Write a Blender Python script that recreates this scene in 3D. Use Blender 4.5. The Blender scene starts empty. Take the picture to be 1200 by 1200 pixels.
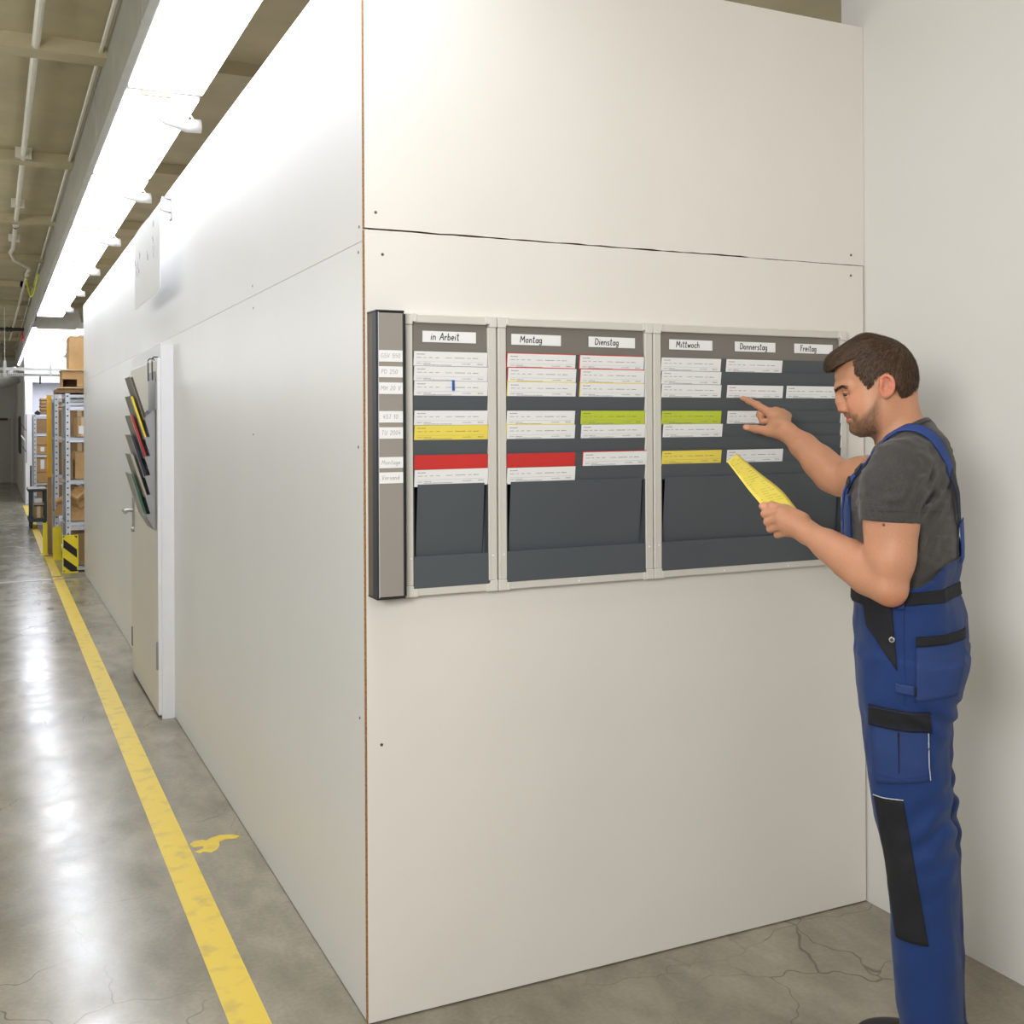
import bpy, bmesh, math, random
import numpy as np
from mathutils import Vector, Matrix
random.seed(7)
S = bpy.context.scene
COL = S.collection
R = math.radians

# ---------------------------------------------------------------- camera, world, lights, exposure
CAM = Vector((-0.8704, -2.7221, 1.55))
yaw, roll = R(25.3407), R(-0.2796)
F = Vector((math.sin(yaw), math.cos(yaw), 0))
R0 = Vector((math.cos(yaw), -math.sin(yaw), 0))
U0 = Vector((0, 0, 1))
RX = R0 * math.cos(roll) + U0 * math.sin(roll)
UX = U0 * math.cos(roll) - R0 * math.sin(roll)
cd = bpy.data.cameras.new('camera')
cam = bpy.data.objects.new('camera', cd)
COL.objects.link(cam)
cam.matrix_world = Matrix(((RX.x, UX.x, -F.x, CAM.x), (RX.y, UX.y, -F.y, CAM.y), (RX.z, UX.z, -F.z, CAM.z), (0, 0, 0, 1)))
cd.sensor_width = 36
cd.sensor_fit = 'HORIZONTAL'
cd.lens = 1284.63 / 1200 * 36
cd.shift_y = -102.2 / 1200
cd.clip_start = 0.05
S.camera = cam

w = bpy.data.worlds.new('world')
S.world = w
w.use_nodes = True
w.node_tree.nodes['Background'].inputs[0].default_value = (1.0, 0.99, 0.975, 1)
w.node_tree.nodes['Background'].inputs[1].default_value = 0.33

def area(name, loc, target, size, size_y, power, color):
    l = bpy.data.lights.new(name, 'AREA')
    l.shape = 'RECTANGLE'
    l.size = size
    l.size_y = size_y
    l.energy = power
    l.color = color
    o = bpy.data.objects.new(name, l)
    COL.objects.link(o)
    o.location = loc
    o.rotation_euler = (Vector(target) - Vector(loc)).to_track_quat('-Z', 'Y').to_euler()
    return o
area('softbox_lamp', (-1.95, -2.95, 2.0), (0.9, -0.5, 1.6), 0.7, 0.7, 78, (1.0, 0.995, 0.985))
area('hall_fill', (-0.4, -3.9, 3.25), (0.8, -0.3, 1.1), 3.0, 1.6, 44, (1.0, 0.99, 0.97))  # unseen fill light, added above and behind the camera
def point_fill(name, loc, power, color=(.93, .965, 1.0), r=.35):
    l = bpy.data.lights.new(name, 'POINT'); l.energy = power; l.color = color; l.shadow_soft_size = r
    o = bpy.data.objects.new(name, l); COL.objects.link(o); o.location = loc
for y_ in (2.0, 6.5, 11.0, 16.0, 21.0, 27.0):
    point_fill('aisle_fill', (-2.9, y_, 2.55), (60 if y_ < 9 else 46 if y_ < 20 else 24))  # unseen fill lights, added to brighten the corridor wall and ceiling
for y_ in (2.5, 6.0, 9.0):
    point_fill('room_fill', (1.9, y_, 2.3), 38, (1.0, .95, .85))  # unseen fill added behind the partition to lift the ceiling there

S.view_settings.view_transform = 'Standard'
S.view_settings.look = 'None'
S.view_settings.gamma = 1
S.view_settings.use_curve_mapping = False
S.view_settings.exposure = 0.0

# ---------------------------------------------------------------- materials
def lin(c):
    c = [x / 255 for x in c]
    return tuple(x / 12.92 if x <= .04045 else ((x + .055) / 1.055) ** 2.4 for x in c)

def mat(name, rgb, rough=0.6, metal=0.0, var=0.06, scale=12, bump=0.0, bscale=80, spec=0.5, stretch=None, emit=None, estr=0, alt=None, altlo=.45, althi=.6):
    m = bpy.data.materials.new(name)
    m.use_nodes = True
    nt = m.node_tree
    b = nt.nodes['Principled BSDF']
    c = lin(rgb)
    tc = nt.nodes.new('ShaderNodeTexCoord')
    mp = nt.nodes.new('ShaderNodeMapping')
    nt.links.new(tc.outputs['Object'], mp.inputs[0])
    if stretch: mp.inputs['Scale'].default_value = stretch
    n = nt.nodes.new('ShaderNodeTexNoise')
    n.inputs['Scale'].default_value = scale
    n.inputs['Detail'].default_value = 5
    nt.links.new(mp.outputs[0], n.inputs['Vector'])
    cr = nt.nodes.new('ShaderNodeValToRGB')
    if alt:
        a = lin(alt)
        cr.color_ramp.elements[0].position = altlo
        cr.color_ramp.elements[1].position = althi
        cr.color_ramp.elements[0].color = (*c, 1)
        cr.color_ramp.elements[1].color = (*a, 1)
    else:
        cr.color_ramp.elements[0].position = .25
        cr.color_ramp.elements[1].position = .75
        cr.color_ramp.elements[0].color = (*[x * (1 - var) for x in c], 1)
        cr.color_ramp.elements[1].color = (*[min(1, x * (1 + var)) for x in c], 1)
    nt.links.new(n.outputs['Fac'], cr.inputs[0])
    nt.links.new(cr.outputs[0], b.inputs['Base Color'])
    b.inputs['Roughness'].default_value = rough
    b.inputs['Metallic'].default_value = metal
    b.inputs['Specular IOR Level'].default_value = spec
    if bump:
        n2 = nt.nodes.new('ShaderNodeTexNoise')
        n2.inputs['Scale'].default_value = bscale
        n2.inputs['Detail'].default_value = 4
        nt.links.new(mp.outputs[0], n2.inputs['Vector'])
        bp = nt.nodes.new('ShaderNodeBump')
        bp.inputs['Strength'].default_value = bump
        bp.inputs['Distance'].default_value = .004
        nt.links.new(n2.outputs['Fac'], bp.inputs['Height'])
        nt.links.new(bp.outputs[0], b.inputs['Normal'])
    if emit:
        b.inputs['Emission Color'].default_value = (*lin(emit), 1)
        b.inputs['Emission Strength'].default_value = estr
    return m

M = {}
M['wall'] = mat('painted_board', (227, 223, 215), .55, var=.025, scale=2.2, bump=.05, bscale=300)
M['wall_white'] = mat('white_coated_board', (226, 225, 222), .38, var=.02, scale=1.5, bump=.03, bscale=200)
M['wall_plain'] = mat('painted_plaster', (222, 220, 214), .7, var=.02, scale=2, bump=.06, bscale=220)
M['chip'] = mat('chipboard_edge', (186, 134, 72), .85, var=.5, scale=160, bump=.4, bscale=220, alt=(104, 62, 26), altlo=.42, althi=.66)
M['gap'] = mat('dark_stud', (70, 52, 38), .9, var=.3, scale=30)
M['screw'] = mat('zinc_screw', (120, 116, 108), .4, .8)
M['ceil'] = mat('concrete_ceiling', (182, 171, 138), .85, var=.14, scale=3.0, bump=.2, bscale=40)
M['lamp'] = mat('lamp_diffuser', (250, 250, 252), .4, emit=(238, 243, 255), estr=11.0)
M['jointcover'] = mat('beige_joint', (238, 222, 200), .6)
M['lampbody'] = mat('lamp_body', (232, 232, 228), .45)
M['duct'] = mat('galvanised_duct', (186, 186, 178), .42, .55, var=.10, scale=6)
M['metal'] = mat('brushed_steel', (176, 176, 172), .32, .9)
M['darkmetal'] = mat('dark_metal', (62, 62, 60), .45, .4)
M['pipe'] = mat('white_conduit', (222, 218, 200), .5)
M['doorleaf'] = mat('beige_door', (217, 212, 200), .5, var=.02, scale=3)
M['doorframe'] = mat('white_frame', (230, 230, 232), .45, var=.02)
M['paper'] = mat('white_paper', (236, 236, 235), .7, var=.015)
M['ink'] = mat('black_ink', (28, 26, 26), .7)
M['print'] = mat('grey_print', (122, 122, 126), .8)
M['printdark'] = mat('dark_print', (74, 74, 80), .8)
M['pencil'] = mat('pencil_line', (150, 150, 150), .8)
M['yellow'] = mat('yellow_card', (238, 218, 92), .65, var=.02)
M['green'] = mat('lime_card', (192, 206, 60), .65, var=.02)
M['red'] = mat('red_card', (206, 50, 46), .6, var=.03)
M['bluetab'] = mat('blue_tab', (24, 88, 172), .5)
M['slat'] = mat('anthracite_pocket', (80, 85, 89), .55, var=.04, scale=4)
M['head'] = mat('taupe_panel', (120, 114, 106), .55, var=.03, scale=5)
M['rail'] = mat('light_grey_profile', (208, 205, 195), .5, var=.03, scale=6)
M['cap'] = mat('light_grey_cap', (214, 211, 202), .5, var=.02)
M['rivet'] = mat('white_rivet', (244, 243, 238), .4)
M['black'] = mat('black_plastic', (30, 30, 31), .5)
M['railside'] = mat('brown_side', (104, 88, 70), .55, var=.12, scale=20)
M['railnavy'] = mat('dark_profile', (44, 49, 57), .5)
M['railface'] = mat('taupe_rail', (150, 143, 134), .5, var=.03, scale=4)
M['card'] = mat('cardboard', (190, 152, 104), .85, var=.12, scale=9, bump=.15, bscale=60)
M['card2'] = mat('cardboard_dull', (158, 128, 92), .85, var=.14, scale=9, bump=.15, bscale=60)
M['tape'] = mat('parcel_tape', (214, 196, 160), .35)
M['rack'] = mat('rack_steel', (198, 204, 212), .45, .35, var=.05)
M['rackdark'] = mat('rack_hole', (52, 54, 58), .7)
M['post'] = mat('yellow_post', (226, 172, 22), .45, var=.05)
M['guard'] = mat('guard_yellow', (232, 212, 40), .5, var=.06)
M['cart'] = mat('cart_enamel', (40, 56, 66), .45)
M['cartshelf'] = mat('cart_shelf', (170, 160, 146), .6)
M['farwall'] = mat('far_wall_paint', (205, 203, 196), .7, var=.03)
M['fardoor'] = mat('far_door_paint', (186, 182, 170), .6)
M['lilac'] = mat('white_wall_paint', (226, 228, 238), .7, var=.02)
M['holder'] = mat('grey_holder_steel', (150, 151, 152), .45, .35, var=.04)
M['clear'] = mat('smoked_pocket', (150, 146, 134), .3, var=.1)
M['earth'] = mat('earth_cable', (206, 216, 60), .5)
M['redtag'] = mat('red_tag', (206, 40, 36), .5)
M['mag_dark'] = mat('magazine_dark', (72, 66, 58), .5, var=.2, scale=30)
M['mag_yellow'] = mat('magazine_yellow', (232, 208, 40), .5)
M['mag_red'] = mat('magazine_red', (178, 34, 44), .5)
M['mag_navy'] = mat('magazine_navy', (30, 36, 60), .5)
M['mag_grey'] = mat('magazine_grey', (168, 160, 144), .5)
M['mag_green'] = mat('magazine_green', (36, 98, 68), .5)

def floor_material():
    m = bpy.data.materials.new('polished_concrete')
    m.use_nodes = True
    nt = m.node_tree
    b = nt.nodes['Principled BSDF']
    tc = nt.nodes.new('ShaderNodeTexCoord')
    def noise(scale, det=6, dist=0.0, st=(1, 1, 1)):
        mp = nt.nodes.new('ShaderNodeMapping')
        mp.inputs['Scale'].default_value = st
        n = nt.nodes.new('ShaderNodeTexNoise')
        n.inputs['Scale'].default_value = scale
        n.inputs['Detail'].default_value = det
        n.inputs['Distortion'].default_value = dist
        nt.links.new(tc.outputs['Object'], mp.inputs[0])
        nt.links.new(mp.outputs[0], n.inputs['Vector'])
        return n.outputs['Fac']
    def ramp(fac, p0, c0, p1, c1):
        r = nt.nodes.new('ShaderNodeValToRGB')
        r.color_ramp.elements[0].position = p0
        r.color_ramp.elements[1].position = p1
        r.color_ramp.elements[0].color = (*c0, 1)
        r.color_ramp.elements[1].color = (*c1, 1)
        nt.links.new(fac, r.inputs[0])
        return r.outputs[0]
    def mix(a, bb, fac, typ='MULTIPLY'):
        x = nt.nodes.new('ShaderNodeMix')
        x.data_type = 'RGBA'
        x.blend_type = typ
        if isinstance(fac, float): x.inputs[0].default_value = fac
        else: nt.links.new(fac, x.inputs[0])
        nt.links.new(a, x.inputs[6])
        nt.links.new(bb, x.inputs[7])
        return x.outputs[2]
    c = ramp(noise(1.3, 8, .6), .3, lin((130, 124, 107)), .7, lin((166, 159, 141)))
    c = mix(c, ramp(noise(9, 8, .4, (1, .5, 1)), .3, (.78, .78, .77), .65, (1.05, 1.05, 1.05)), 1.0)
    c = mix(c, ramp(noise(70, 4), .3, (.9, .9, .9), .7, (1.04, 1.04, 1.04)), 1.0)
    # fine shrinkage cracks
    mp = nt.nodes.new('ShaderNodeMapping')
    nt.links.new(tc.outputs['Object'], mp.inputs[0])
    nz = nt.nodes.new('ShaderNodeTexNoise')
    nz.inputs['Scale'].default_value = 5
    nt.links.new(tc.outputs['Object'], nz.inputs['Vector'])
    va = nt.nodes.new('ShaderNodeVectorMath')
    va.operation = 'MULTIPLY_ADD'
    va.inputs[1].default_value = (.25, .25, 0)
    nt.links.new(nz.outputs['Color'], va.inputs[0])
    nt.links.new(mp.outputs[0], va.inputs[2])
    vo = nt.nodes.new('ShaderNodeTexVoronoi')
    vo.feature = 'DISTANCE_TO_EDGE'
    vo.inputs['Scale'].default_value = 3.2
    nt.links.new(va.outputs[0], vo.inputs['Vector'])
    crk = ramp(vo.outputs['Distance'], .002, (.5, .48, .45), .009, (1, 1, 1))
    patch = ramp(noise(1.1, 2), .5, (0, 0, 0), .62, (1, 1, 1))
    c = mix(c, crk, patch)
    nt.links.new(c, b.inputs['Base Color'])
    rr = ramp(noise(4, 6, .5), .3, (.16, .16, .16), .7, (.27, .27, .27))
    nt.links.new(rr, b.inputs['Roughness'])
    b.inputs['Specular IOR Level'].default_value = .5
    bp = nt.nodes.new('ShaderNodeBump')
    bp.inputs['Strength'].default_value = .02
    bp.inputs['Distance'].default_value = .002
    nt.links.new(noise(30, 5), bp.inputs['Height'])
    nt.links.new(bp.outputs[0], b.inputs['Normal'])
    return m
M['floor'] = floor_material()
M['linepaint'] = mat('yellow_floor_paint', (222, 192, 62), .45, var=.10, scale=14, alt=(190, 166, 76), altlo=.52, althi=.75)

# ---------------------------------------------------------------- mesh helpers
class MB:
    """collects shapes; build() links them as ONE mesh object"""
    def __init__(self):
        self.v, self.f, self.m = [], [], []
    def poly(self, pts, mi=0):
        i = len(self.v)
        self.v += [tuple(p) for p in pts]
        self.f.append(tuple(range(i, i + len(pts))))
        self.m.append(mi)
    def add(self, vs, fs, mi=0):
        i = len(self.v)
        self.v += [tuple(p) for p in vs]
        for q in fs:
            self.f.append(tuple(k + i for k in q))
            self.m.append(mi)
        return self
    def box(self, x0, y0, z0, x1, y1, z1, mi=0):
        vs = [(x, y, z) for x in (x0, x1) for y in (y0, y1) for z in (z0, z1)]
        return self.add(vs, [(0, 1, 3, 2), (4, 6, 7, 5), (0, 4, 5, 1), (2, 3, 7, 6), (0, 2, 6, 4), (1, 5, 7, 3)], mi)
    def bbox(self, x0, y0, z0, x1, y1, z1, b=.003, mi=0):
        """box with all edges chamfered"""
        bm = bmesh.new()
        bmesh.ops.create_cube(bm, size=1)
        for v in bm.verts:
            v.co = Vector(((x0 + x1) / 2 + v.co.x * (x1 - x0), (y0 + y1) / 2 + v.co.y * (y1 - y0), (z0 + z1) / 2 + v.co.z * (z1 - z0)))
        bmesh.ops.bevel(bm, geom=list(bm.edges), offset=b, segments=1, affect='EDGES', profile=.5)
        return self.bm(bm, mi)
    def bm(self, bm, mi=0):
        bm.verts.index_update()
        self.add([v.co[:] for v in bm.verts], [[v.index for v in f.verts] for f in bm.faces], mi)
        bm.free()
        return self
    def prism(self, pts, d, mi=0):
        """polygon pts (3D) extruded by vector d"""
        n = len(pts)
        d = Vector(d)
        vs = [Vector(p) for p in pts]
        vs = vs + [p + d for p in vs]
        fs = [tuple(range(n - 1, -1, -1)), tuple(range(n, 2 * n))] + [(i, (i + 1) % n, n + (i + 1) % n, n + i) for i in range(n)]
        return self.add(vs, fs, mi)
    def tube(self, path, r, n=8, mi=0):
        path = [Vector(p) for p in path]
        vs, fs = [], []
        for i, p in enumerate(path):
            t = (path[min(i + 1, len(path) - 1)] - path[max(i - 1, 0)]).normalized()
            a = t.cross(Vector((0, 0, 1)))
            if a.length < .05: a = t.cross(Vector((1, 0, 0)))
            a.normalize()
            b = t.cross(a)
            rr = r[i] if isinstance(r, (list, tuple)) else r
            for k in range(n):
                th = 2 * math.pi * k / n
                vs.append(p + a * rr * math.cos(th) + b * rr * math.sin(th))
        for i in range(len(path) - 1):
            for k in range(n):
                fs.append((i * n + k, i * n + (k + 1) % n, (i + 1) * n + (k + 1) % n, (i + 1) * n + k))
        fs.append(tuple(range(n - 1, -1, -1)))
        fs.append(tuple(range((len(path) - 1) * n, len(path) * n)))
        return self.add(vs, fs, mi)
    def disc(self, c, axis, r, h, n=12, mi=0):
        c = Vector(c)
        a = Vector(axis).normalized()
        return self.tube([c, c + a * h * .7, c + a * h], [r, r, r * .75], n, mi)
    def build(self, name, mats, parent=None, origin=None, smooth=False):
        if not isinstance(mats, (list, tuple)): mats = [mats]
        me = bpy.data.meshes.new(name)
        o = bpy.data.objects.new(name, me)
        COL.objects.link(o)
        if origin is None:
            origin = ORG[parent.name] if parent is not None else (0, 0, 0)
        O = Vector(origin)
        me.from_pydata([tuple(Vector(p) - O) for p in self.v], [], self.f)
        for m in mats: me.materials.append(m)
        me.polygons.foreach_set('material_index', self.m)
        if smooth: me.polygons.foreach_set('use_smooth', [True] * len(self.f))
        me.update()
        ORG[o.name] = tuple(O)
        if parent is not None: o.parent = parent
        else: o.location = O
        return o
ORG = {}

def tag(o, label=None, cat=None, group=None, kind=None):
    if label: o['label'] = label
    if cat: o['category'] = cat
    if group: o['group'] = group
    if kind: o['kind'] = kind
    return o
def thing(name, label, cat, loc=(0, 0, 0), group=None, kind=None):
    o = bpy.data.objects.new(name, None)
    COL.objects.link(o)
    o.location = loc
    o.empty_display_size = .05
    ORG[o.name] = tuple(loc)
    return tag(o, label, cat, group, kind)
def link_copy(src, name, loc=None, parent=None):
    o = src.copy()
    o.name = name
    COL.objects.link(o)
    o.parent = parent
    if loc is not None: o.location = loc
    return o
def box(name, m, x0, y0, z0, x1, y1, z1, parent=None, origin=None, b=0):
    k = MB()
    if b: k.bbox(x0, y0, z0, x1, y1, z1, b)
    else: k.box(x0, y0, z0, x1, y1, z1)
    return k.build(name, m, parent, origin)

# ---------------------------------------------------------------- setting: floor
W = 1.685
fl = MB()
fl.box(-4.6, -5.0, -.1, 3.2, 31, 0)
floor = tag(fl.build('floor', M['floor']), kind='structure')
k = MB()
ys = [-1.5 + i * .5 for i in range(23)]
for a, b in zip(ys[:-1], ys[1:]):
    k.box(-.3236, a, 0, -.2236, b, .0012)
k.box(-.32, 9.62, 0, -.235, 11.5, .0012)
k.box(-.34, 11.9, 0, -.245, 21.0, .0012)
k.build('floor_line', M['linepaint'], floor)['label'] = 'worn yellow lane line painted on the concrete'
k = MB()
pts = [(-.219, 1.463), (-.20, 1.488), (-.17, 1.49), (-.155, 1.478), (-.135, 1.495), (-.10, 1.51), (-.06, 1.497), (-.03, 1.47), (-.05, 1.448), (-.09, 1.455), (-.115, 1.44), (-.12, 1.405), (-.135, 1.37), (-.16, 1.35), (-.185, 1.37), (-.20, 1.36), (-.215, 1.385), (-.18, 1.40), (-.175, 1.425), (-.21, 1.43)]
k.prism([(x, y, 0) for x, y in pts], (0, 0, .0012))
k.build('paint_remnant', M['linepaint'], floor)['label'] = 'ragged patch of yellow paint beside the lane line'
k = MB()
k.box(-4.5, 9.30, 0, -.04, 9.345, .004)
k.box(-4.5, 9.28, 0, -.04, 9.288, .006)
tag(k.build('trim_1', M['metal']), kind='structure')

# ---------------------------------------------------------------- setting: corridor wall, board wall, right wall
wl = tag(box('wall_left', M['gap'], .016, .1, 0, .11, 9.70, 2.832), kind='structure')
def panel(parent, x0, y0, z0, x1, y1, z1, edges):
    """board with a coated face and raw chipboard edges"""
    k = MB()
    vs = [(x, y, z) for x in (x0, x1) for y in (y0, y1) for z in (z0, z1)]
    fs = [(0, 1, 3, 2), (4, 6, 7, 5), (0, 4, 5, 1), (2, 3, 7, 6), (0, 2, 6, 4), (1, 5, 7, 3)]
    for i, q in enumerate(fs):
        k.add([vs[j] for j in q], [(0, 1, 2, 3)], 1 if i in edges else 0)
    return k.build('panel', [M['wall_white'] if parent is wl else M['wall'], M['chip']], parent)
for y0, y1, z0, z1 in [(.0210, 4.738, 2.0312, 2.832), (4.7395, 9.70, 2.0312, 2.832), (.0210, 2.6995, .004, 2.0298), (2.7008, 7.319, .004, 2.0298), (7.320, 9.70, .004, 2.0298)]:
    panel(wl, 0, y0, z0, .016, y1, z1, ())
wb = tag(box('wall_back', M['gap'], .016, .0200, 0, W, .1, 2.832), kind='structure')
# the two sheets of the board wall; the joint between them runs slightly ragged
random.seed(3)
n = 48
jx = [1.684 * i / n for i in range(n + 1)]
jl = [2.0575 + random.uniform(-.0008, .0009) for i in range(n + 1)]
ju = [2.0608 + random.uniform(-.001, .0016) * (1 if x < 1.25 else .3) - (.0014 if x > 1.2 else 0) for x in jx]
def ragged(zlo, zhi, x1, flip):
    k = MB()
    if flip: pts = [(x, zz) for x, zz in zip(jx, ju)] + [(x1, zhi), (0, zhi)]
    else: pts = [(0, zlo), (x1, zlo)] + [(min(x, x1), zz) for x, zz in zip(jx[::-1], jl[::-1])]
    n = len(pts)
    k.poly([(x, 0, z) for x, z in pts], 0)
    k.poly([(x, .0195, z) for x, z in pts[::-1]], 1)
    for i in range(n):
        a, b = pts[i], pts[(i + 1) % n]
        k.poly([(a[0], .0195, a[1]), (b[0], .0195, b[1]), (b[0], 0, b[1]), (a[0], 0, a[1])], 1)
    return k.build('panel', [M['wall'], M['chip']], wb)
ragged(0, 2.832, 1.684, True)
ragged(.004, 0, 1.6800, False)
def screw(parent, p, axis):
    k = MB()
    k.disc(p, axis, .0042, .0012, 10)
    k.box(p[0] - .0028, p[1] - .0016, p[2] - .0006, p[0] + .0028, p[1] - .0011, p[2] + .0006, 1) if axis[1] else k.box(p[0] - .0016, p[1] - .0028, p[2] - .0006, p[0] - .0011, p[1] + .0028, p[2] + .0006, 1)
    return k.build('screw_head', [M['screw'], M['ink']], parent)
for x, z in [(.030, 2.103), (.048, 1.995), (1.629, 2.091), (1.628, 2.025), (.039, .72)]:
    screw(wb, (x, 0, z), (0, -1, 0))
for y, z in [(.046, 2.071), (.054, 2.005), (.062, 1.493), (1.352, 2.068), (1.339, 1.985), (1.349, 1.519), (.06, .78)]:
    screw(wl, (0, y, z), (-1, 0, 0))
tag(box('wall_right', M['wall_plain'], W, -4.2, 0, W + .12, .1, 3.2), kind='structure')

ce = MB()
ce.box(-4.6, -5, 3.4, 3.2, 31, 3.5)
for y in [0.5 + 2.4 * i for i in range(13)]:
    ce.box(-4.6, y, 3.33, 3.2, y + .14, 3.4)
tag(ce.build('ceiling', M['ceil']), kind='structure')
tag(box('wall_side', M['farwall'], -4.6, 2.0, 0, -4.5, 31, 3.4), kind='structure')
tag(box('wall_far', M['farwall'], -4.6, 30.5, 0, 3.2, 30.6, 3.4), kind='structure')
# the projecting block at the end of the corridor: side faces the aisle, front faces us
tag(box('wall_block', M['farwall'], -.29, 22.0, 0, 3.2, 30.5, 3.4), kind='structure')
tag(box('trim_2', M['lilac'], -.285, 21.6, 2.46, 3.2, 21.999, 3.4), kind='structure')
tag(box('wall_end', M['lilac'], -.14, 21.9, 0, 3.2, 21.999, 2.46), kind='structure')
tag(box('trim_3', M['doorframe'], -.277, 21.6, 0, -.14, 21.999, 2.46), kind='structure')
k = thing('door_2', 'plain beige door in the far end wall of the corridor', 'door', (-.7, 30.49, 0), kind='structure')
box('door_leaf', M['fardoor'], -1.30, 30.44, .02, -.42, 30.497, 1.80, k, b=.006)
fr = MB()
fr.box(-1.40, 30.45, 0, -1.30, 30.499, 1.88); fr.box(-.42, 30.45, 0, -.36, 30.499, 1.88); fr.box(-1.30, 30.45, 1.80, -.42, 30.499, 1.88)
fr.build('door_frame', M['farwall'], k)
c = MB(); c.bbox(-.72, 30.39, 1.74, -.50, 30.44, 1.80, .008)
c.build('door_closer', M['darkmetal'], k)
k = MB(); k.bbox(-.33, 24.6, .95, -.295, 25.6, 1.80, .01); k.box(-.336, 24.68, 1.0, -.331, 25.52, 1.75, 1)
tag(k.build('notice_panel', [M['darkmetal'], M['mag_dark']], origin=(-.29, 25, .95)), 'dark narrow panel fixed to the corridor side wall near the far door', 'panel')
k = MB(); k.tube([(-1.1, 24, 2.62), (-.86, 24, 2.60), (-.60, 24, 2.66), (-.36, 24, 2.72)], [.20, .23, .23, .19], 14)
k.tube([(-1.1, 24, 2.62), (-1.1, 24, 3.4)], .03, 8)
k.tube([(-.7, 24, 2.85), (-.7, 24, 3.4)], .012, 8)
tag(k.build('ventilation_pipe', M['duct'], origin=(-.86, 24, 2.4), smooth=True), 'dull grey ventilation pipe hanging below the ceiling near the far door', 'pipe')

# ---------------------------------------------------------------- door in the corridor wall
d1 = thing('door_1', 'beige metal door in a white frame standing proud of the corridor wall', 'door', (-.03, 3.95, 0), kind='structure')
fr = MB()
fr.box(-.060, 3.320, .0, -.0005, 3.400, 1.985)
fr.box(-.060, 4.560, .0, -.0005, 4.64, 1.985)
fr.box(-.060, 3.400, 1.915, -.0005, 4.560, 1.985)
fr.bbox(-.066, 3.318, .0, -.058, 3.338, 1.99, .002)
fr.build('door_frame', M['doorframe'], d1)
lf = MB()
lf.bbox(-.080, 3.352, .012, -.030, 4.575, 1.905, .003)
leaf = lf.build('door_leaf', M['doorleaf'], d1)
k = MB(); k.box(-.0815, 3.335, .02, -.060, 3.350, 1.915); k.build('door_seal', M['doorframe'], d1)
for z in (1.64, .26):
    k = MB()
    k.tube([(-.084, 3.344, z), (-.084, 3.344, z + .145)], .009, 10)
    k.box(-.084, 3.344, z + .01, -.079, 3.39, z + .135)
    k.build('hinge', M['holder'], d1)
k = MB()
k.bbox(-.088, 4.42, .90, -.080, 4.47, 1.11, .002)
k.tube([(-.088, 4.445, 1.03), (-.135, 4.445, 1.03), (-.142, 4.44, 1.03), (-.142, 4.32, 1.028)], .011, 10)
k.build('door_handle', M['metal'], leaf, origin=ORG[d1.name], smooth=False)
k = MB(); k.tube([(-.080, 4.43, .915), (-.098, 4.43, .915)], .016, 12); k.build('lock_cylinder', M['metal'], leaf, origin=ORG[d1.name])
k = MB(); k.bbox(-.084, 4.545, .17, -.079, 4.572, .29, .001); k.build('strike_plate', M['darkmetal'], leaf, origin=ORG[d1.name])

# brochure holder hung on the door leaf by two hooks
hd = thing('brochure_holder', 'tall grey wall rack with six leaning pockets hung on the beige corridor door', 'holder', (-.1, 3.56, 1.0))
HY0, HY1 = 3.40, 3.66
k = MB(); k.bbox(-.0885, HY0, 1.00, -.0835, HY1, 1.845, .001); k.build('back_plate', M['holder'], hd)
for y in (HY0 + .045, HY1 - .045):
    k = MB()
    k.tube([(-.093, y, 1.80), (-.094, y, 1.90), (-.094, y, 1.915), (-.085, y, 1.925), (-.066, y, 1.925), (-.056, y, 1.915)], .0035, 8)
    k.build('hook', M['darkmetal'], hd)
for yy in (HY0, HY1 - .003):     # stepped side plates
    pr = [(-.094, 1.640)]
    for i in range(6):
        zb = 1.595 - .103 * i
        pr += [(-.140, zb), (-.112, zb - .099)] if i < 5 else [(-.144, zb)]
    pr += [(-.098, 1.0)]
    vs, fs = [], []
    for x_, z_ in pr: vs += [(x_, yy, z_), (-.0886, yy, z_), (-.0886, yy + .003, z_), (x_, yy + .003, z_)]
    for i in range(len(pr) - 1):
        a, b = 4 * i, 4 * i + 4
        fs += [(a, a + 1, b + 1, b), (a + 3, b + 3, b + 2, a + 2), (a, b, b + 3, a + 3)]
    fs += [(0, 3, 2, 1), (b, b + 1, b + 2, b + 3)]
    MB().add(vs, fs).build('side_plate', M['holder'], hd)
k = MB(); k.prism([(-.146, HY0, 1.09), (-.143, HY0, 1.09), (-.0955, HY0, 1.0), (-.0985, HY0, 1.0)], (0, HY1 - HY0, 0)); k.build('front_plate', M['holder'], hd)
mags = ['mag_dark', 'mag_yellow', 'mag_red', 'mag_navy', 'mag_grey', 'mag_green']
words_ = ['dark grey', 'yellow', 'red', 'navy', 'pale grey', 'green']
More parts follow.
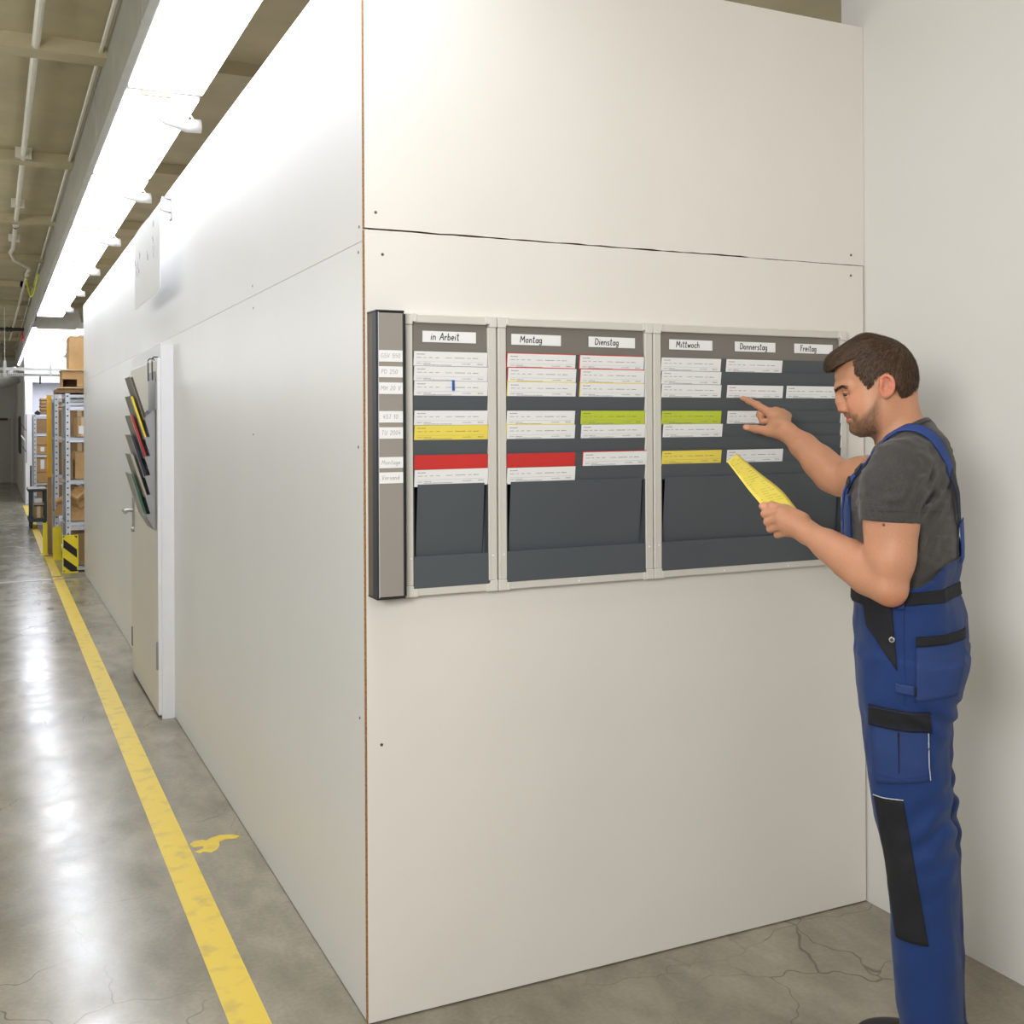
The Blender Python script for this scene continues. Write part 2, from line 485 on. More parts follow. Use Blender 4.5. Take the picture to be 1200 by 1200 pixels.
for i in range(6):
    zb = 1.588 - .103 * i
    k = MB()
    # pocket: base, tilted front plate
    k.prism([(-.140, HY0 + .004, zb), (-.143, HY0 + .004, zb), (-.2125, HY0 + .004, zb + .228), (-.2095, HY0 + .004, zb + .228)], (0, HY1 - HY0 - .008, 0))
    k.box(-.142, HY0 + .004, zb - .003, -.100, HY1 - .004, zb)
    k.build('pocket', M['clear'], hd)
    k = MB()
    a = .308
    x0 = -.127
    k.prism([(x0, HY0 + .005, zb + .002), (x0 - .010, HY0 + .005, zb + .002), (x0 - .010 - .235 * math.sin(a), HY0 + .005, zb + .222), (x0 - .235 * math.sin(a), HY0 + .005, zb + .227)], (0, .215, 0))
    m = k.build('brochure', [M[mags[i]], M['paper'] if i not in (0, 4) else M['mag_dark']], origin=(x0, 3.51, zb))
    nth = ['top', 'second', 'third', 'fourth', 'fifth', 'lowest'][i]
    tag(m, '%s brochure leaning in the %s pocket of the rack on the door' % (words_[i], nth), 'brochure', 'brochures in the rack on the door')

# paper banner hanging above the door
k = MB()
N = 14
for i in range(N):
    def P_(j):
        t = j / N
        y = 3.07 + 1.18 * t
        x = -.10 - .012 * math.sin(t * 3.1) + .010 * t
        return x, y
    (xa, ya), (xb, yb) = P_(i), P_(i + 1)
    zc = [2.255 + .018 * abs(math.sin(j / N * 3.14)) * -1 for j in (i, i + 1)]
    zt = [2.665 + .035 * j / N for j in (i, i + 1)]
    k.add([(xa, ya, zc[0]), (xb, yb, zc[1]), (xb, yb, zt[1]), (xa, ya, zt[0]), (xa + .002, ya, zc[0]), (xb + .002, yb, zc[1]), (xb + .002, yb, zt[1]), (xa + .002, ya, zt[0])],
          [(0, 1, 2, 3), (7, 6, 5, 4), (0, 4, 5, 1), (3, 2, 6, 7)] + ([(0, 3, 7, 4)] if i == 0 else []) + ([(1, 5, 6, 2)] if i == N - 1 else []))
sign = k.build('paper_banner', M['paper'], origin=(-.1, 3.66, 2.25))
tag(sign, 'large white paper sheet hanging clear of the wall above the corridor door', 'sign')
k = MB()
random.seed(11)
for (y, z) in [(3.16, 2.58), (3.20, 2.50), (3.17, 2.44), (3.42, 2.46), (3.78, 2.50), (3.86, 2.46), (3.95, 2.47), (3.80, 2.43), (3.90, 2.42)]:
    for q in range(3):
        yy, zz = y + random.uniform(-.03, .03), z + random.uniform(-.02, .02)
        k.prism([(-.118, yy, zz), (-.118, yy + .006, zz), (-.118, yy + .016, zz + .03), (-.118, yy + .010, zz + .03)], (.0015, 0, 0))
tag(k.build('writing', M['pencil'], sign, origin=ORG[sign.name]), kind='stuff')
br = thing('wall_bracket', 'small steel bracket holding the white paper sheet above the door', 'bracket', (0, 3.4, 2.7))
k = MB(); k.bbox(-.006, 3.36, 2.66, -.0005, 3.42, 2.80, .001); k.build('plate', M['metal'], br)
for z in (2.77, 2.70):
    k = MB(); k.tube([(-.004, 3.39, z), (-.06, 3.25, z - .02), (-.096, 3.09, 2.655)], .006, 8); k.build('arm', M['metal'], br)

# ---------------------------------------------------------------- ceiling services
LX0, LZ = -.325, 3.05
def luminaire(y0, label, LX1, first=None, L=1.80):
    root = thing('ceiling_light', label, 'lamp', (LX0, y0, LZ), 'row of ceiling lights over the corridor')
    if first is None:
        k = MB(); k.box(LX0, y0, LZ + .012, LX1, y0 + L, LZ + .11); k.prism([(LX0 + .05, y0, LZ + .11), (LX1 - .05, y0, LZ + .11), (LX1 - .1, y0, LZ + .345), (LX0 + .1, y0, LZ + .345)], (0, L, 0))
        k.build('lamp_body', M['lampbody'], root)
        k = MB(); k.box(LX0 + .004, y0 + .03, LZ, LX1 - .004, y0 + L - .03, LZ + .013)
        k.build('diffuser', M['lamp'], root)
        k = MB(); k.bbox(LX0 + .06, y0 + .002, LZ - .006, LX1 - .12, y0 + .022, LZ + .012, .001)
        k.build('joint_cover', M['jointcover'], root)
        k = MB(); k.tube([(LX1 - .19, y0 + .20, LZ - .030), (LX1 - .12, y0 + .23, LZ - .05), (LX1 - .02, y0 + .27, LZ - .055), (LX1 + .045, y0 + .27, LZ - .05)], [.008, .022, .030, .033], 14)
        k.tube([(LX1 + .03, y0 + .28, LZ - .04), (LX1 - .01, y0 + .28, LZ + .012)], .004, 6)
        k.build('lamp_clip', M['lampbody'], root, smooth=True)
    else:
        for ch in first.children: link_copy(ch, ch.name.split('.')[0], ch.location, root)
    return root
ordn = ['first', 'second', 'third', 'fourth', 'fifth', 'sixth', 'seventh', 'eighth', 'ninth']
l0 = None
for i in range(8):
    r_ = luminaire(-1.24 + 1.84 * i, '%s narrow fluorescent ceiling light from the camera above the corridor wall' % ordn[i], -.001, l0)
    l0 = l0 or r_
l0 = None
for i in range(6):
    r_ = luminaire(15.4 + 1.84 * i, '%s wide ceiling light panel beyond the gap over the shelves' % ordn[i], .42, l0)
    l0 = l0 or r_
k = MB(); k.tube([(.445, 15.0, 3.02), (.445, 26.4, 3.02)], .022, 8)
tag(k.build('light_rail', M['lampbody'], origin=(.445, 20, 3.0)), 'thin white rail along the right edge of the wide ceiling lights', 'rail')
k = MB()
k.box(-.365, -5, LZ + .0, -.332, 27, 3.4)
for i in range(16): k.box(-.368, -4.5 + i * 2.0, LZ + .0, -.365, -4.46 + i * 2.0, 3.4)
tag(k.build('cable_duct', M['duct'], origin=(-.36, 8, 3.05)), 'long grey metal duct under the ceiling left of the corridor lights', 'duct')
k = MB(); k.tube([(-.392, -5, 3.36), (-.392, 26, 3.36)], .010, 6)
tag(k.build('thin_conduit', M['pipe'], origin=(-.39, 8, 3.35)), 'thin pale conduit along the left side of the grey duct', 'pipe')
k = MB()
k.tube([(-.68, -5, 3.35), (-.68, 9.4, 3.35), (-.70, 9.7, 3.35)], .019, 10)
k.tube([(-.70, 9.7, 3.35), (-.66, 9.9, 3.30), (-.51, 10.3, 3.28), (-.50, 10.7, 3.30), (-.50, 11.0, 3.34), (-.55, 22, 3.34)], .017, 10)
for y in (5.2, 7.0, 8.8, 12.5, 15): k.box(-.73 if y < 10 else -.55, y, 3.33, -.63 if y < 10 else -.47, y + .03, 3.4)
cp = k.build('conduit_pipe', M['pipe'], origin=(-.68, 8, 3.3), smooth=False)
tag(cp, 'white conduit pipe with a sideways offset running under the ceiling', 'pipe')
for (x, y, z) in [(-.68, 7.9, 3.35), (-.50, 11.3, 3.338)]:
    k = MB(); k.tube([(x, y, z), (x, y + .10, z)], .026, 10); k.tube([(x, y + .10, z), (x, y + .19, z)], .0225, 10, 1)
    k.build('coupling', [M['pipe'], M['black']], cp, origin=ORG[cp.name])
k = MB()
pth = []
for i in range(15):
    t = i / 14
    pth.append((-.50 + .115 * t, 11.6 - .6 * t, 3.31 - .26 * math.sin(math.pi * min(1, t * 1.05)) ** 1.0 * (1 - .3 * t)))
k.tube(pth, .013, 8)
tag(k.build('earth_cable', M['earth'], origin=(-.4, 11.4, 3.1)), 'loop of yellow green earth cable between conduit and duct', 'cable')
k = MB()
k.tube([(-4.49, 17.6, 3.20), (-.385, 17.6, 3.20)], .030, 10)
for x in (-.66, -.60): k.tube([(x, 17.6, 3.20), (x + .03, 17.6, 3.20)], .045, 10)
k.tube([(-.80, 17.6, 3.20), (-.80, 17.6, 3.4)], .012, 6)
sp = k.build('water_pipe', M['darkmetal'], origin=(-.7, 17.6, 3.2)); tag(sp, 'dark pipe crossing the corridor below the ceiling', 'pipe')
k = MB(); k.bbox(-.425, 17.55, 2.99, -.395, 17.57, 3.17, .004); k.build('tag', M['redtag'], sp, origin=ORG[sp.name])['label'] = 'red hanging tag'
# cable tray on hangers
ct = thing('cable_tray', 'perforated white cable tray hanging across the corridor beyond the shelves', 'tray', (-.4, 16, 2.35))
for z0, z1 in ((2.345, 2.385), (2.43, 2.475)):
    k = MB()
    k.box(-4.5, 15.9, z0, .10, 15.905, z1)
    k.box(-4.5, 15.905, z0, .10, 15.96, z0 + .003)
    k.build('tray_side', M['lampbody'], ct)
k = MB()
for i in range(46): k.box(-1.2 + i * .028, 15.896, 2.355, -1.2 + i * .028 + .012, 15.901, 2.375)
tag(k.build('slots', M['rackdark'], ct), kind='stuff')
for x in (-.70, -.05):
    k = MB(); k.box(x - .022, 15.88, 2.33, x + .022, 15.894, 2.58); k.tube([(x, 15.93, 2.43), (x, 15.93, 3.4)], .004, 6); k.build('hanger', M['lampbody'], ct)
k = MB(); k.tube([(.10, 15.93, 2.37), (.16, 15.93, 2.36), (.20, 15.93, 2.40), (.19, 15.93, 2.46), (.10, 15.93, 2.46)], .025, 8); k.build('tray_bend', M['metal'], ct)
k = MB(); k.tube([(-.2, 15.9, 2.345), (-.2, 15.9, 2.22)], .014, 6); k.build('cable_end', M['black'], ct)

# ---------------------------------------------------------------- storage beyond the wall end
def rack(label, x0, x1, y0, y1, H, zs, name='shelving_rack'):
    t = thing(name, label, 'shelf', (x0, y0, 0), 'steel shelving racks')
    for (x, y, sx) in ((x0, y0, 1), (x1, y0, -1), (x0, y1, 1), (x1, y1, -1)):
        k = MB()
        sy = 1 if y == y0 else -1
        xa, xb = (x, x + .05 * sx)
        k.box(min(xa, xb), y, 0, max(xa, xb), y + .004 * sy, H)
        k.box(x, min(y, y + .05 * sy), 0, x + .004 * sx, max(y, y + .05 * sy), H)
        n = int(H / .07)
        for i in range(n):
            z = .05 + i * .07
            xm = x + .025 * sx
            k.box(xm - .008, y - .0012 * sy, z, xm + .008, y + .0005 * sy, z + .016, 1)
        k.build('upright', [M['rack'], M['rackdark']], t)
    for z in zs:
        k = MB()
        k.box(x0 + .005, y0 + .006, z, x1 - .005, y1 - .006, z + .004)
        k.box(x0 + .005, y0 + .006, z - .032, x1 - .005, y0 + .009, z + .004)
        k.box(x0 + .005, y1 - .009, z - .032, x1 - .005, y1 - .006, z + .004)
        k.box(x0 + .005, y0 + .006, z - .032, x0 + .008, y1 - .006, z + .004)
        k.build('shelf_board', M['rack'], t)
    return t
def carton(label, x0, y0, z0, x1, y1, z1, m='card', group=None, opened=False, tape=True, name='cardboard_box'):
    t = MB()
    th = .006
    if opened:      # open towards us, with a dark hollow
        t.box(x0, y0, z0, x1, y1, z0 + th); t.box(x0, y0, z1 - th, x1, y1, z1)
        t.box(x0, y0, z0 + th, x0 + th, y1, z1 - th); t.box(x1 - th, y0, z0 + th, x1, y1, z1 - th)
        t.box(x0 + th, y1 - th, z0 + th, x1 - th, y1, z1 - th)
        t.box(x0 + th + .14, y0, z0 + th, x1 - th, y0 + th, z1 - th)
        t.box(x0 + th, y0, z1 - .09, x0 + .14 + th, y0 + th, z1 - th)
    else:
        t.bbox(x0, y0, z0, x1, y1, z1, .006)
        t.box(x0 + .01, y0 - .002, z1 - .012, x1 - .01, y0 + .001, z1 - .008, 1)
    o = t.build(name, [M[m], M['card2']], origin=((x0 + x1) / 2, y0, z0))
    tag(o, label, 'box', group or 'cardboard boxes in the racks')
    if tape and not opened:
        k = MB(); xm = (x0 + x1) / 2
        k.box(xm - .025, y0 - .0025, z0 + .01, xm + .025, y0 - .0005, z1 - .004); k.box(xm - .025, y0, z1 - .0005, xm + .025, y1, z1 + .0012)
        k.build('tape', M['tape'], o, origin=ORG[o.name])
    return o
rack('grey steel shelving rack right behind the striped corner guard', -.175, .85, 9.87, 10.47, 1.91, (.05, .53, .98, 1.435, 1.81, 1.895))
carton('dark open cardboard box on the lowest shelf of the nearest rack', -.10, 9.95, .057, .40, 10.4, .40, 'card2')
carton('crumpled brown box on the second shelf of the nearest rack', -.12, 9.97, .537, .42, 10.4, .78, 'card')
k = MB()
random.seed(5)
pts = [(-.02 + .10 * math.cos(a) * random.uniform(.7, 1.1), 9.93, .80 + .12 * math.sin(a) * random.uniform(.7, 1.1)) for a in [i * .524 for i in range(12)]]
k.prism(pts, (.02, .025, .0))
k.tube([(-.12, 9.935, .82), (-.05, 9.92, .78), (.0, 9.925, .83), (.05, 9.92, .76)], [.02, .045, .05, .02], 7)
tag(k.build('torn_cardboard', M['card'], origin=(-.02, 9.93, .7)), 'torn piece of cardboard hanging over the box on the second shelf', 'cardboard')
carton('tall plain brown box on the third shelf of the nearest rack', -.075, 9.95, .987, .45, 10.4, 1.28, 'card')
carton('narrow brown box at the left end of the third shelf behind the upright', -.160, 10.0, .987, -.085, 10.4, 1.20, 'card2', tape=False)
boxA = carton('brown box with a white label on the fourth shelf of the nearest rack', -.05, 9.95, 1.44, .08, 10.4, 1.66, 'card')
boxB = carton('second brown box with a white label on the fourth shelf', .09, 9.95, 1.44, .40, 10.4, 1.66, 'card')
for x in (-.035, .10):
    box('sticker', M['paper'], x, 9.9445, 1.475, x + .05, 9.9475, 1.56, boxA if x < 0 else boxB)
carton('flat dark carton lying directly on top of the nearest rack', -.26, 9.9, 1.914, .60, 10.5, 1.960, 'card2', tape=False)
k = MB()
k.box(-.25, 9.86, 1.962, .65, 10.5, 1.970)
tag(k.build('cardboard_sheet', M['tape'], origin=(-.25, 9.86, 1.962)), 'flat cardboard sheet under the open box on top of the nearest rack', 'cardboard')
carton('open brown box with a dark hollow on top of the nearest rack', -.20, 9.90, 1.973, .45, 10.4, 2.150, 'card', opened=True)
k = MB(); k.box(-.21, 9.87, 2.153, .55, 10.45, 2.163)
tag(k.build('cardboard_sheet', M['tape'], origin=(-.21, 9.87, 2.153)), 'pale cardboard sheet on the open box above the nearest rack', 'cardboard')
carton('tall brown carton on the very top of the nearest rack under the lights', -.13, 9.95, 2.166, .5, 10.4, 2.53, 'card', tape=False)

rack('second steel shelving rack behind the nearest one', -.215, .8, 11.35, 11.95, 1.95, (.10, .53, .98, 1.435, 1.88))
carton('brown box on the third shelf of the second rack', -.16, 11.41, .987, .3, 11.9, 1.36, 'card2')
carton('brown box on the fourth shelf of the second rack', -.16, 11.41, 1.442, .3, 11.9, 1.75, 'card2')
carton('brown box on the second shelf of the second rack', -.14, 11.41, .537, .3, 11.9, .84, 'card2')
k = MB()
k.tube([(-.20, 11.30, .66), (-.10, 11.28, .72), (-.02, 11.30, .60)], [.03, .06, .03], 7)
k.prism([(-.23, 11.30, .50), (-.10, 11.28, .52), (-.02, 11.28, .80), (-.16, 11.30, .70)], (0, .02, 0))
tag(k.build('torn_cardboard', M['card'], origin=(-.12, 11.3, .5)), 'crumpled cardboard sticking out beside the second rack upright', 'cardboard')
# yellow end post with bolts
yp = thing('yellow_post', 'tall yellow steel end post between the racks', 'post', (-.24, 12.0, 0))
k = MB(); k.box(-.267, 12.0, 0, -.215, 12.006, 1.946); k.box(-.267, 12.006, 0, -.262, 12.06, 1.946); k.box(-.22, 12.006, 0, -.215, 12.06, 1.946); k.build('channel', M['post'], yp)
for z in (1.86, .92):
    k = MB(); k.disc((-.245, 12.0, z), (0, -1, 0), .012, .008, 8); k.build('bolt', M['metal'], yp)
k = MB(); k.box(-.205, 12.1, 0, -.13, 12.12, 1.93)
tag(k.build('board_offcut', M['wall_plain'], origin=(-.17, 12.1, 0)), 'pale narrow board standing behind the yellow post', 'board')
k = MB(); k.prism([(-.276, 11.88, 0.0), (-.221, 11.88, 0.0), (-.221, 11.97, .93), (-.262, 11.97, .93)], (0, .012, 0))
tag(k.build('cardboard_sheet', M['card2'], origin=(-.21, 11.84, 0)), 'brown cardboard strip leaning upright against the yellow post', 'cardboard')

# corner guards
g1 = thing('corner_guard', 'yellow corner guard with black hazard stripes at the foot of the nearest rack', 'guard', (-.13, 9.83, 0), 'yellow corner guards')
k = MB(); k.box(-.209, 9.820, 0.0, -.052, 9.828, .40); k.box(-.209, 9.828, 0, -.201, 9.865, .40); k.build('plate', M['guard'], g1)
for pts in ([(-.200, .36), (-.200, .27), (-.066, .155), (-.066, .245)], [(-.200, .165), (-.200, .075), (-.125, .012), (-.066, .012), (-.066, .055)], [(-.095, .39), (-.066, .39), (-.066, .365)]):
    k = MB(); k.prism([(x, 9.8185, z) for x, z in pts], (0, .0012, 0)); k.build('black_stripe', M['ink'], g1)
k = MB()
for x, z in ((-.195, .02), (-.06, .02), (-.195, .385)): k.disc((x, 9.82, z), (0, -1, 0), .008, .004, 8)
k.build('bolt', M['darkmetal'], g1)
def guard(label, x0, x1, y, H, d):
    g = thing('corner_guard', label, 'guard', (x0, y, 0), 'yellow corner guards')
    k = MB(); k.box(x0, y, 0, x1, y + .006, H); k.box(x1 - .006, y + .006, 0, x1, y + d, H); k.build('plate', M['guard'], g)
    k = MB(); k.box(x0 - .03, y - .02, 0, x1 + .01, y + .05, .006); k.build('foot_plate', M['guard'], g)
guard('plain yellow corner guard left of the striped one', -.245, -.15, 11.12, .385, .12)
guard('farthest plain yellow corner guard beside the leaning cardboard', -.330, -.278, 11.72, .39, .14)

# trolley
t = thing('trolley', 'dark blue grey two tier trolley on castors beside the lane line', 'trolley', (-.26, 15.7, 0))
for x in (-.345, -.145):
    for y in (15.55, 16.2):
        k = MB(); k.box(x - .02, y - .018, .10, x + .02, y + .018, .60); k.build('leg', M['cart'], t)
        k = MB(); k.tube([(x - .016, y, .05), (x + .016, y, .05)], .05, 14); k.box(x - .022, y - .02, .05, x + .022, y + .02, .11); k.build('castor', M['black'], t)
k = MB(); k.bbox(-.395, 15.5, .565, -.115, 16.25, .605, .006); k.build('top_shelf', M['cart'], t)
k = MB(); k.box(-.38, 15.52, .605, -.13, 16.2, .609); k.build('mat', M['cartshelf'], t)
k = MB(); k.bbox(-.385, 15.5, .10, -.125, 16.25, .15, .006); k.build('bottom_shelf', M['cart'], t)
k = MB(); k.box(-.32, 15.53, .36, -.165, 16.2, .38); k.build('middle_shelf', M['cartshelf'], t)
carton('brown box standing on the bottom shelf of the trolley', -.31, 15.56, .151, -.175, 16.1, .34, 'card2', 'things on the trolley')
k = MB(); k.bbox(-.30, 15.6, .381, -.19, 15.9, .46, .01); tag(k.build('white_package', M['lampbody'], origin=(-.25, 15.6, .381)), 'small white package on the middle shelf of the trolley', 'package')

# far rack of brown parcels
rack('farthest shelving rack full of brown parcels beyond the yellow post', -.27, .6, 17.0, 17.6, 1.76, (.15, .62, 1.09, 1.45, 1.73))
random.seed(9)
for i, (z0, z1, m, lb) in enumerate([(1.455, 1.69, 'card2', 'dark brown parcel on the top bay of the farthest rack'), (1.095, 1.25, 'card', 'brown parcel with torn paper on the bay below'), (1.255, 1.40, 'card', 'flat brown parcel stacked above the torn one'), (.625, .80, 'card', 'lower brown parcel in the second bay of the farthest rack'), (.805, 1.04, 'card', 'strapped brown parcel in the middle of the farthest rack'), (.155, .57, 'card2', 'large brown parcel at the foot of the farthest rack')]):
    o = carton(lb, -.23 + .01 * (i % 2), 17.02, z0, .2, 17.5, z1, m, 'parcels in the farthest rack', tape=i % 2 == 1)
    if i in (1, 4):
        k = MB(); k.box(-.16, 17.015, z0 + .05, -.10, 17.0185, z1 - .03); k.build('label_sheet', M['paper'], o, origin=ORG[o.name])
k = MB()
for q in range(5): k.bbox(-.16 + .004 * (q % 2), 17.05, 1.762 + q * .055, .25, 17.5, 1.812 + q * .055, .012)
tag(k.build('cardboard_bale', M['card2'], origin=(0, 17.1, 1.762)), 'bale of folded cardboard on top of the farthest rack', 'bale')
k = MB(); k.tube([(-.24, 17.1, 1.77), (-.20, 17.1, 1.79), (-.16, 17.1, 1.77)], [.02, .04, .02], 8)
tag(k.build('dark_bundle', M['black'], origin=(-.2, 17.1, 1.762)), 'small dark bundle on the left corner of the farthest rack top', 'bundle')
# white board with leaflets at the aisle end
wbk = thing('leaflet_board', 'white board with leaflet pockets standing at the aisle end of the farthest racks', 'board', (-.26, 19.0, 0))
k = MB(); k.bbox(-.315, 19.0, .85, -.195, 19.03, 1.80, .004); k.build('board_panel', M['doorframe'], wbk)
k = MB(); k.box(-.265, 19.03, 0, -.235, 19.06, 1.80); k.build('support_post', M['darkmetal'], wbk)
k = MB(); k.box(-.33, 19.005, .90, -.318, 19.03, 1.78); k.build('back_strip', M['black'], wbk)
for i, z in enumerate((1.50, 1.30, 1.12)):
    k = MB(); k.prism([(-.331, 19.0, z), (-.335, 19.0, z - .02), (-.41, 19.0, z + .09), (-.40, 19.0, z + .11)], (0, .02, 0)); k.build('leaflet', M['mag_dark'] if i % 2 == 0 else M['paper'], wbk)

# ---------------------------------------------------------------- planning board modules on the board wall
YF = -.034                       # front of the light grey profiles
ZT, ZB = 1.840, 1.104
PZ = [1.7443 - .0388 * i for i in range(10)]      # pocket mouth heights
def module(label, x0, xi0, xi1, x1, rivets):
    t = thing('planning_board', label, 'board', (x0, -.02, ZB), 'planning board modules')
    zi0, zi1 = 1.124, 1.818
    for a, b in ((x0, xi0), (xi1, x1)):
        k = MB(); k.bbox(a, YF, ZB + .028, b, -.0005, ZT - .028, .002); k.box(a + .003, YF - .001, ZB + .03, a + .0055, YF, ZT - .03)
        k.build('frame_rail', M['rail'], t)
    for a, b in ((ZB, zi0), (zi1, ZT)):
        k = MB(); k.bbox(x0 + .028, YF, a, x1 - .028, -.0005, b, .002); k.build('frame_rail', M['rail'], t)
    for (cx, sx) in ((x0, 1), (x1, -1)):
        for (cz, sz) in ((ZB, 1), (ZT, -1)):
            k = MB()
            e = .0015
            xa, xb = cx - e * sx, cx + (xi0 - x0) * sx
            k.bbox(min(xa, xb), YF - .002, min(cz - e * sz, cz + .028 * sz), max(xa, xb), -.0005, max(cz - e * sz, cz + .028 * sz), .002)
            k.bbox(min(xb - .0005 * sx, cx + .033 * sx), YF - .002, min(cz - e * sz, cz + .020 * sz), max(xb - .0005 * sx, cx + .033 * sx), -.0005, max(cz - e * sz, cz + .020 * sz), .0015)
            k.build('corner_cap', M['cap'], t)
    k = MB(); k.box(xi0 - .002, -.006, zi0 - .002, xi1 + .002, -.001, zi1 + .002); k.build('back_panel', M['black'], t)
    k = MB(); k.prism([(xi0 + .001, -.0235, zi1 + .001), (xi0 + .001, -.0225, zi1 + .001), (xi0 + .001, -.0275, PZ[0] - .008), (xi0 + .001, -.0285, PZ[0] - .008)], (xi1 - xi0 - .002, 0, 0)); k.build('header_panel', M['head'], t)
    first = None
    for i in range(9):
        z = PZ[i]
        if first is None:
            k = MB()
            k.prism([(xi0 + .001, -.0340, z), (xi0 + .001, -.0328, z), (xi0 + .001, -.0258, z - .045), (xi0 + .001, -.0270, z - .045)], (xi1 - xi0 - .002, 0, 0))
            first = k.build('pocket_strip', M['slat'], t)
        else: link_copy(first, 'pocket_strip', (0, 0, -.0388 * i), t)
    z = PZ[9]
    k = MB()
    k.prism([(xi0 + .012, -.0340, z), (xi0 + .012, -.0328, z), (xi0 + .012, -.0080, 1.15), (xi0 + .012, -.0092, 1.15)], (xi1 - xi0 - .024, 0, 0))
    k.build('lower_panel', M['slat'], t)
    for xa, xb in ((xi0 + .0005, xi0 + .012), (xi1 - .012, xi1 - .0005)):   # gussets left and right of the leaning panel
        k = MB(); k.box(xa, -.010, 1.15, xb, -.0085, z + .002); k.box(xa if xa < (xi0 + xi1) / 2 else xb - .0012, -.0325, 1.15, (xa + .0012) if xa < (xi0 + xi1) / 2 else xb, -.010, z - .002)
        k.build('gusset', M['slat'], t)
    k = MB()
    k.bbox(xi0 + .0005, -.0338, zi0, xi1 - .0005, -.0318, 1.207, .0006); k.box(xi0 + .001, -.0318, zi0 + .001, xi1 - .001, -.010, zi0 + .003)
    k.build('trough_plate', M['slat'], t)
    for x, z in rivets:
        k = MB(); k.disc((x, YF, z), (0, -1, 0), .0028, .0015, 10); k.build('rivet', M['rivet'], t)
    return t
module('narrow single column planning board next to the label rail', .097, .118, .332, .3575, [(.110, 1.203), (.344, 1.199)])
module('two column planning board for Montag and Dienstag in the middle', .3625, .3865, .8275, .853, [(.377, 1.199), (.839, 1.197), (.608, 1.113)])
module('three column planning board the man is pointing at', .857, .8825, 1.5545, 1.578, [(.872, 1.199), (1.102, 1.112), (1.342, 1.112), (1.566, 1.193)])

# label rail at the left end
lr = thing('label_rail', 'deep narrow taupe label rail at the left end of the planning boards', 'rail', (.005, -.04, 1.108), None)
k = MB(); k.box(.0055, -.040, 1.113, .0785, -.0005, 1.838); k.build('rail_body', M['railside'], lr)
k = MB(); k.bbox(.005, -.0735, 1.113, .0115, -.040, 1.838, .001); k.bbox(.0755, -.0735, 1.113, .080, -.040, 1.838, .001); k.build('rail_profile', M['railnavy'], lr)
k = MB(); k.box(.0115, -.0742, 1.115, .0755, -.060, 1.836); k.build('rail_face', M['railface'], lr)
k = MB(); k.box(.0105, -.0748, 1.113, .0118, -.0735, 1.838); k.build('edge_trim', M['cap'], lr)
for z in (1.108, 1.838):
    k = MB(); k.bbox(.0045, -.0752, z, .0805, -.0005, z + .005, .001); k.build('end_cap', M['black'], lr)
k = MB(); k.box(.0802, -.038, 1.108, .0965, -.0006, 1.838); k.build('shadow_strip', M['black'], lr)

